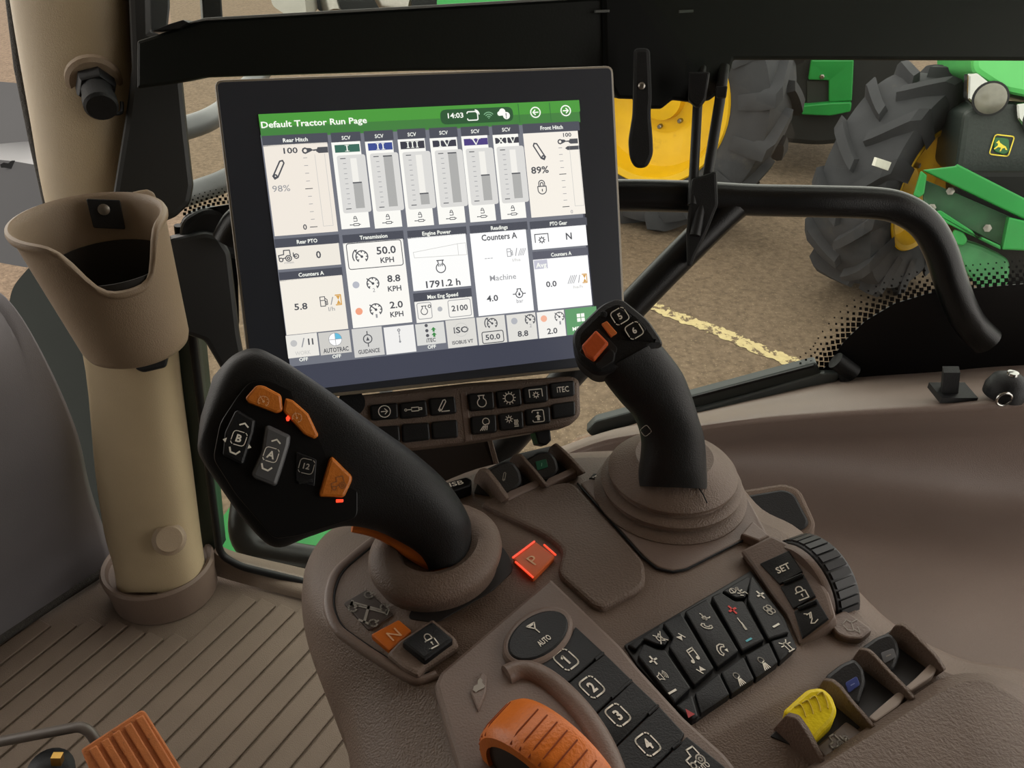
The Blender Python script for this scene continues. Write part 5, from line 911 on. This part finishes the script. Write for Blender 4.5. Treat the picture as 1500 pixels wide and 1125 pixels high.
# ================================================================== left-hand drive lever
lb = CT.hit(641, 832); lv = thing('drive_lever', 'large black drive lever with wide button head and orange keys', 'joystick', lb)
la = V((-.02, -.1, 1)).normalized()
L_('boot', BROWN, lv, lb+la*.001, la, [(.0345, -.006), (.0355, .004), (.0358, .0085), (.0375, .0095), (.0382, .013), (.0378, .0165), (.0355, .0195), (.031, .0225), (.025, .0235), (.021, .0215), (.0185, .014)], 56, 'thick brown collar around the lever foot', u=V((.86, .5, 0)), sx=1.06, sy=.95)
T('collar_seam', BLK, lv, [at(583, 845, .462), at(572, 857, .457), at(566, 866, .456)], .0005, 6)
sec = [((628, 836), (684, 826), .475, .014, 2.2), ((616, 812), (690, 782), .472, .017, 2.3), ((585, 792), (684, 752), .468, .019, 2.3), ((548, 775), (655, 708), .462, .020, 2.4), ((505, 769), (606, 664), .456, .0195, 2.6), ((455, 783), (540, 617), .450, .0175, 3.2), ((404, 798), (484, 575), .446, .0155, 4), ((362, 762), (440, 545), .443, .0150, 4.5), ((322, 707), (404, 523), .441, .0150, 4.5), ((294, 664), (372, 511), .440, .0148, 4.2), ((291, 640), (340, 522), .440, .0135, 3.5), ((294, 610), (312, 552), .441, .008, 2.5)]
MB().rings(loftsec(sec, 6, 48)).build('grip', GRIP, lv, 60, 'charcoal soft rubber grip and head')
LP = Plane(at(410, 660, .4265), (CAM-at(410, 660, .43)).normalized(), RT)
ls = []
# orange underside of the handle
T('orange_trigger', ORANGE, lv, [at(x, y, d) for x, y, d in cr([(516, 772, .468), (548, 777, .472), (580, 790, .474), (606, 806, .473), (640, 822, .472), (664, 828, .47)], 5)], [.003, .004, .0055, .007, .007, .004][0:1]*1 + [.008] , 14, 'orange strip under the handle')
S('button_panel', GLOSS, lv, LP, rnd([(322, 620), (348, 580), (366, 558), (394, 556), (432, 574), (480, 640), (512, 680), (524, 712), (524, 758), (440, 784), (402, 790), (345, 724), (312, 672)], 10), -.004, .0012, .0006, 0, 'gloss black button panel')
B2 = LP.up(.0012)
def z6(*p): return [(280+x*.3067, 480+y*.3067) for x, y in p]
OK2 = mat('orange_lever_key', 'ba691c', .42, .06, 40, .12, 700); OPR = mat('brown_print', '8a5a32', .6, .02, 20); OPP = mat('pale_gold_print', 'd9a878', .6, .02, 20)
k1 = S('key', OK2, lv, B2, z6((258, 335), (310, 275), (345, 275), (430, 320), (440, 395), (410, 410), (270, 358)), -.002, .004, .0018, 4, 'orange speed key'); sym(k1, B2, 386, 588, 'gauge', 9, .96, .25, .0043, .1, OPP)
k2 = S('key', OK2, lv, B2, z6((440, 400), (450, 335), (485, 345), (560, 410), (610, 515), (590, 532), (540, 510)), -.002, .004, .0018, 3, 'orange speed key with red lamp'); sym(k2, B2, 435, 612, 'gauge', 8, .9, .45, .0043, .1, OPP)
S('indicator_light', LED, k2, B2, z6((452, 430), (462, 418), (472, 432), (468, 446), (456, 446)), .003, .0046, .0004, 1)
k3 = S('key', OK2, lv, B2, z6((672, 615), (685, 625), (770, 710), (768, 735), (735, 805), (722, 812), (615, 808), (612, 795), (660, 630)), -.002, .004, .0016, 3, 'orange tractor key'); sym(k3, B2, 496, 708, 'tractor', 11, .95, -.2, .0043, .1, OPR)
S('indicator_light', LED, lv, B2, z6((692, 820), (728, 820), (726, 834), (692, 836)), -.001, .0012, .0003, 1, 'red indicator lamp')
wB = S('rocker', KEY, lv, B2, z6((208, 400), (225, 392), (308, 440), (300, 500), (252, 650), (240, 658), (150, 610), (160, 500)), -.002, .0035, .0015, 3, 'black rocker marked B')
wA = S('rocker', mat('grey_rocker', '4b4c4e', .38, .06, 40), lv, B2, z6((352, 470), (372, 465), (476, 515), (470, 560), (440, 660), (410, 750), (395, 758), (300, 720), (286, 700), (335, 590)), -.002, .0055, .003, 4, 'grey rocker marked A')
for par, cx, cy, s, h in ((wB, 350, 642, 'B', .0038), (wA, 397, 666, 'A', .0058)):
    m = MB(); f = fr(B2, cx, cy, .95, .28, h); pm = B2.px(cx, cy); text(m, f, s, 10.5*pm, .03); keyicon(m, f, 10*pm, .11)
    rib(m, f, [(-5*pm, 19*pm), (1*pm, 23*pm), (7*pm, 19*pm)], 2.2*pm); rib(m, f, [(-8*pm, -16*pm), (-5*pm, -22*pm), (3*pm, -23*pm), (7*pm, -18*pm)], 2.4*pm)
    if s == 'B':
        for sx in (-1, 1): fill(m, f, [(sx*16*pm, -4*pm), (sx*21*pm, -8*pm), (sx*16*pm, -11*pm)][::sx])
    m.flat('key_symbol', WHITE, par)
k4 = S('key', KEY, lv, B2, z6((500, 590), (600, 630), (590, 760), (500, 740)), -.002, .0012, .0005, 3); m = MB(); f = fr(B2, 449, 683, .97, .22, .0016); pm = B2.px(449, 683); text(m, f, '12', 8*pm, .02); keyicon(m, f, 10.5*pm, .1); m.flat('key_symbol', GREYPR, k4)
S('button_ledge', BLKS, lv, B2, z6((505, 730), (580, 722), (582, 740), (515, 748)), -.001, .002, .0005, 2)
# ================================================================== pedal and rod by the driver's feet
PDP = Plane(at(190, 1075, .97), (CAM-at(190, 1075, .97)).normalized()+V((0, 0, .35)), RT)
pd = thing('orange_pedal', 'worn orange ribbed foot pedal above the floor mat', 'pedal', FL.hit(190, 1100))
S('pedal_pad', ORANGED, pd, PDP, [(118, 1098), (206, 1040), (213, 1042), (300, 1180), (190, 1260)], -.012, 0, .002, 4)
for i in range(5):
    a = (130+i*17, 1098-i*11.2)
    S('pedal_rib', ORANGED, pd, PDP, [(a[0], a[1]), (a[0]+11, a[1]-7), (a[0]+11+85, a[1]-7+140), (a[0]+85, a[1]+140)], -.002, .004, .0015, 2)
T('pedal_arm', mat('grey_steel_arm', '4b4744', .4, .1, 30), pd, [PDP.hit(170, 1110, -.012), PDP.hit(200, 1180, -.05), FL.hit(230, 1230)+V((0, 0, .0))], .009, 12)
rd = T('linkage_rod', mat('grey_steel_rod', '5a534e', .4, .1, 30), None, [at(x, y, d) for x, y, d in rnd([(-120, 1104, 1.0), (-20, 1090, .99), (118, 1063, .97), (136, 1068, .97), (150, 1092, .975)], 14, 5, False)] if False else [at(x, y, .985) for x, y in rnd([(-120, 1112), (-20, 1090), (118, 1064), (132, 1072), (146, 1094)], 12, 5, False)], .0065, 14); tag(rd, 'bent grey steel rod running to the orange pedal', 'rod')
bz = thing('brass_fitting', 'small brass and black fitting behind the orange pedal', 'fitting', at(80, 1120, 1.0))
L_('fitting_body', BLK, bz, at(75, 1130, .98), (.3, -.2, .9), [(.026, -.02), (.026, .006), (.018, .014), (.006, .018)], 24); MB().box(at(84, 1112, .96), V((.006, 0, 0)), V((0, .004, 0)), V((.002, 0, .008))).build('brass_tab', mat('brass', 'b08c4a', .35, .08, 40, metal=1), bz)
for o in list(bpy.data.objects):
    if o.type == 'MESH' and len(o.data.vertices) == 0: bpy.data.objects.remove(o)
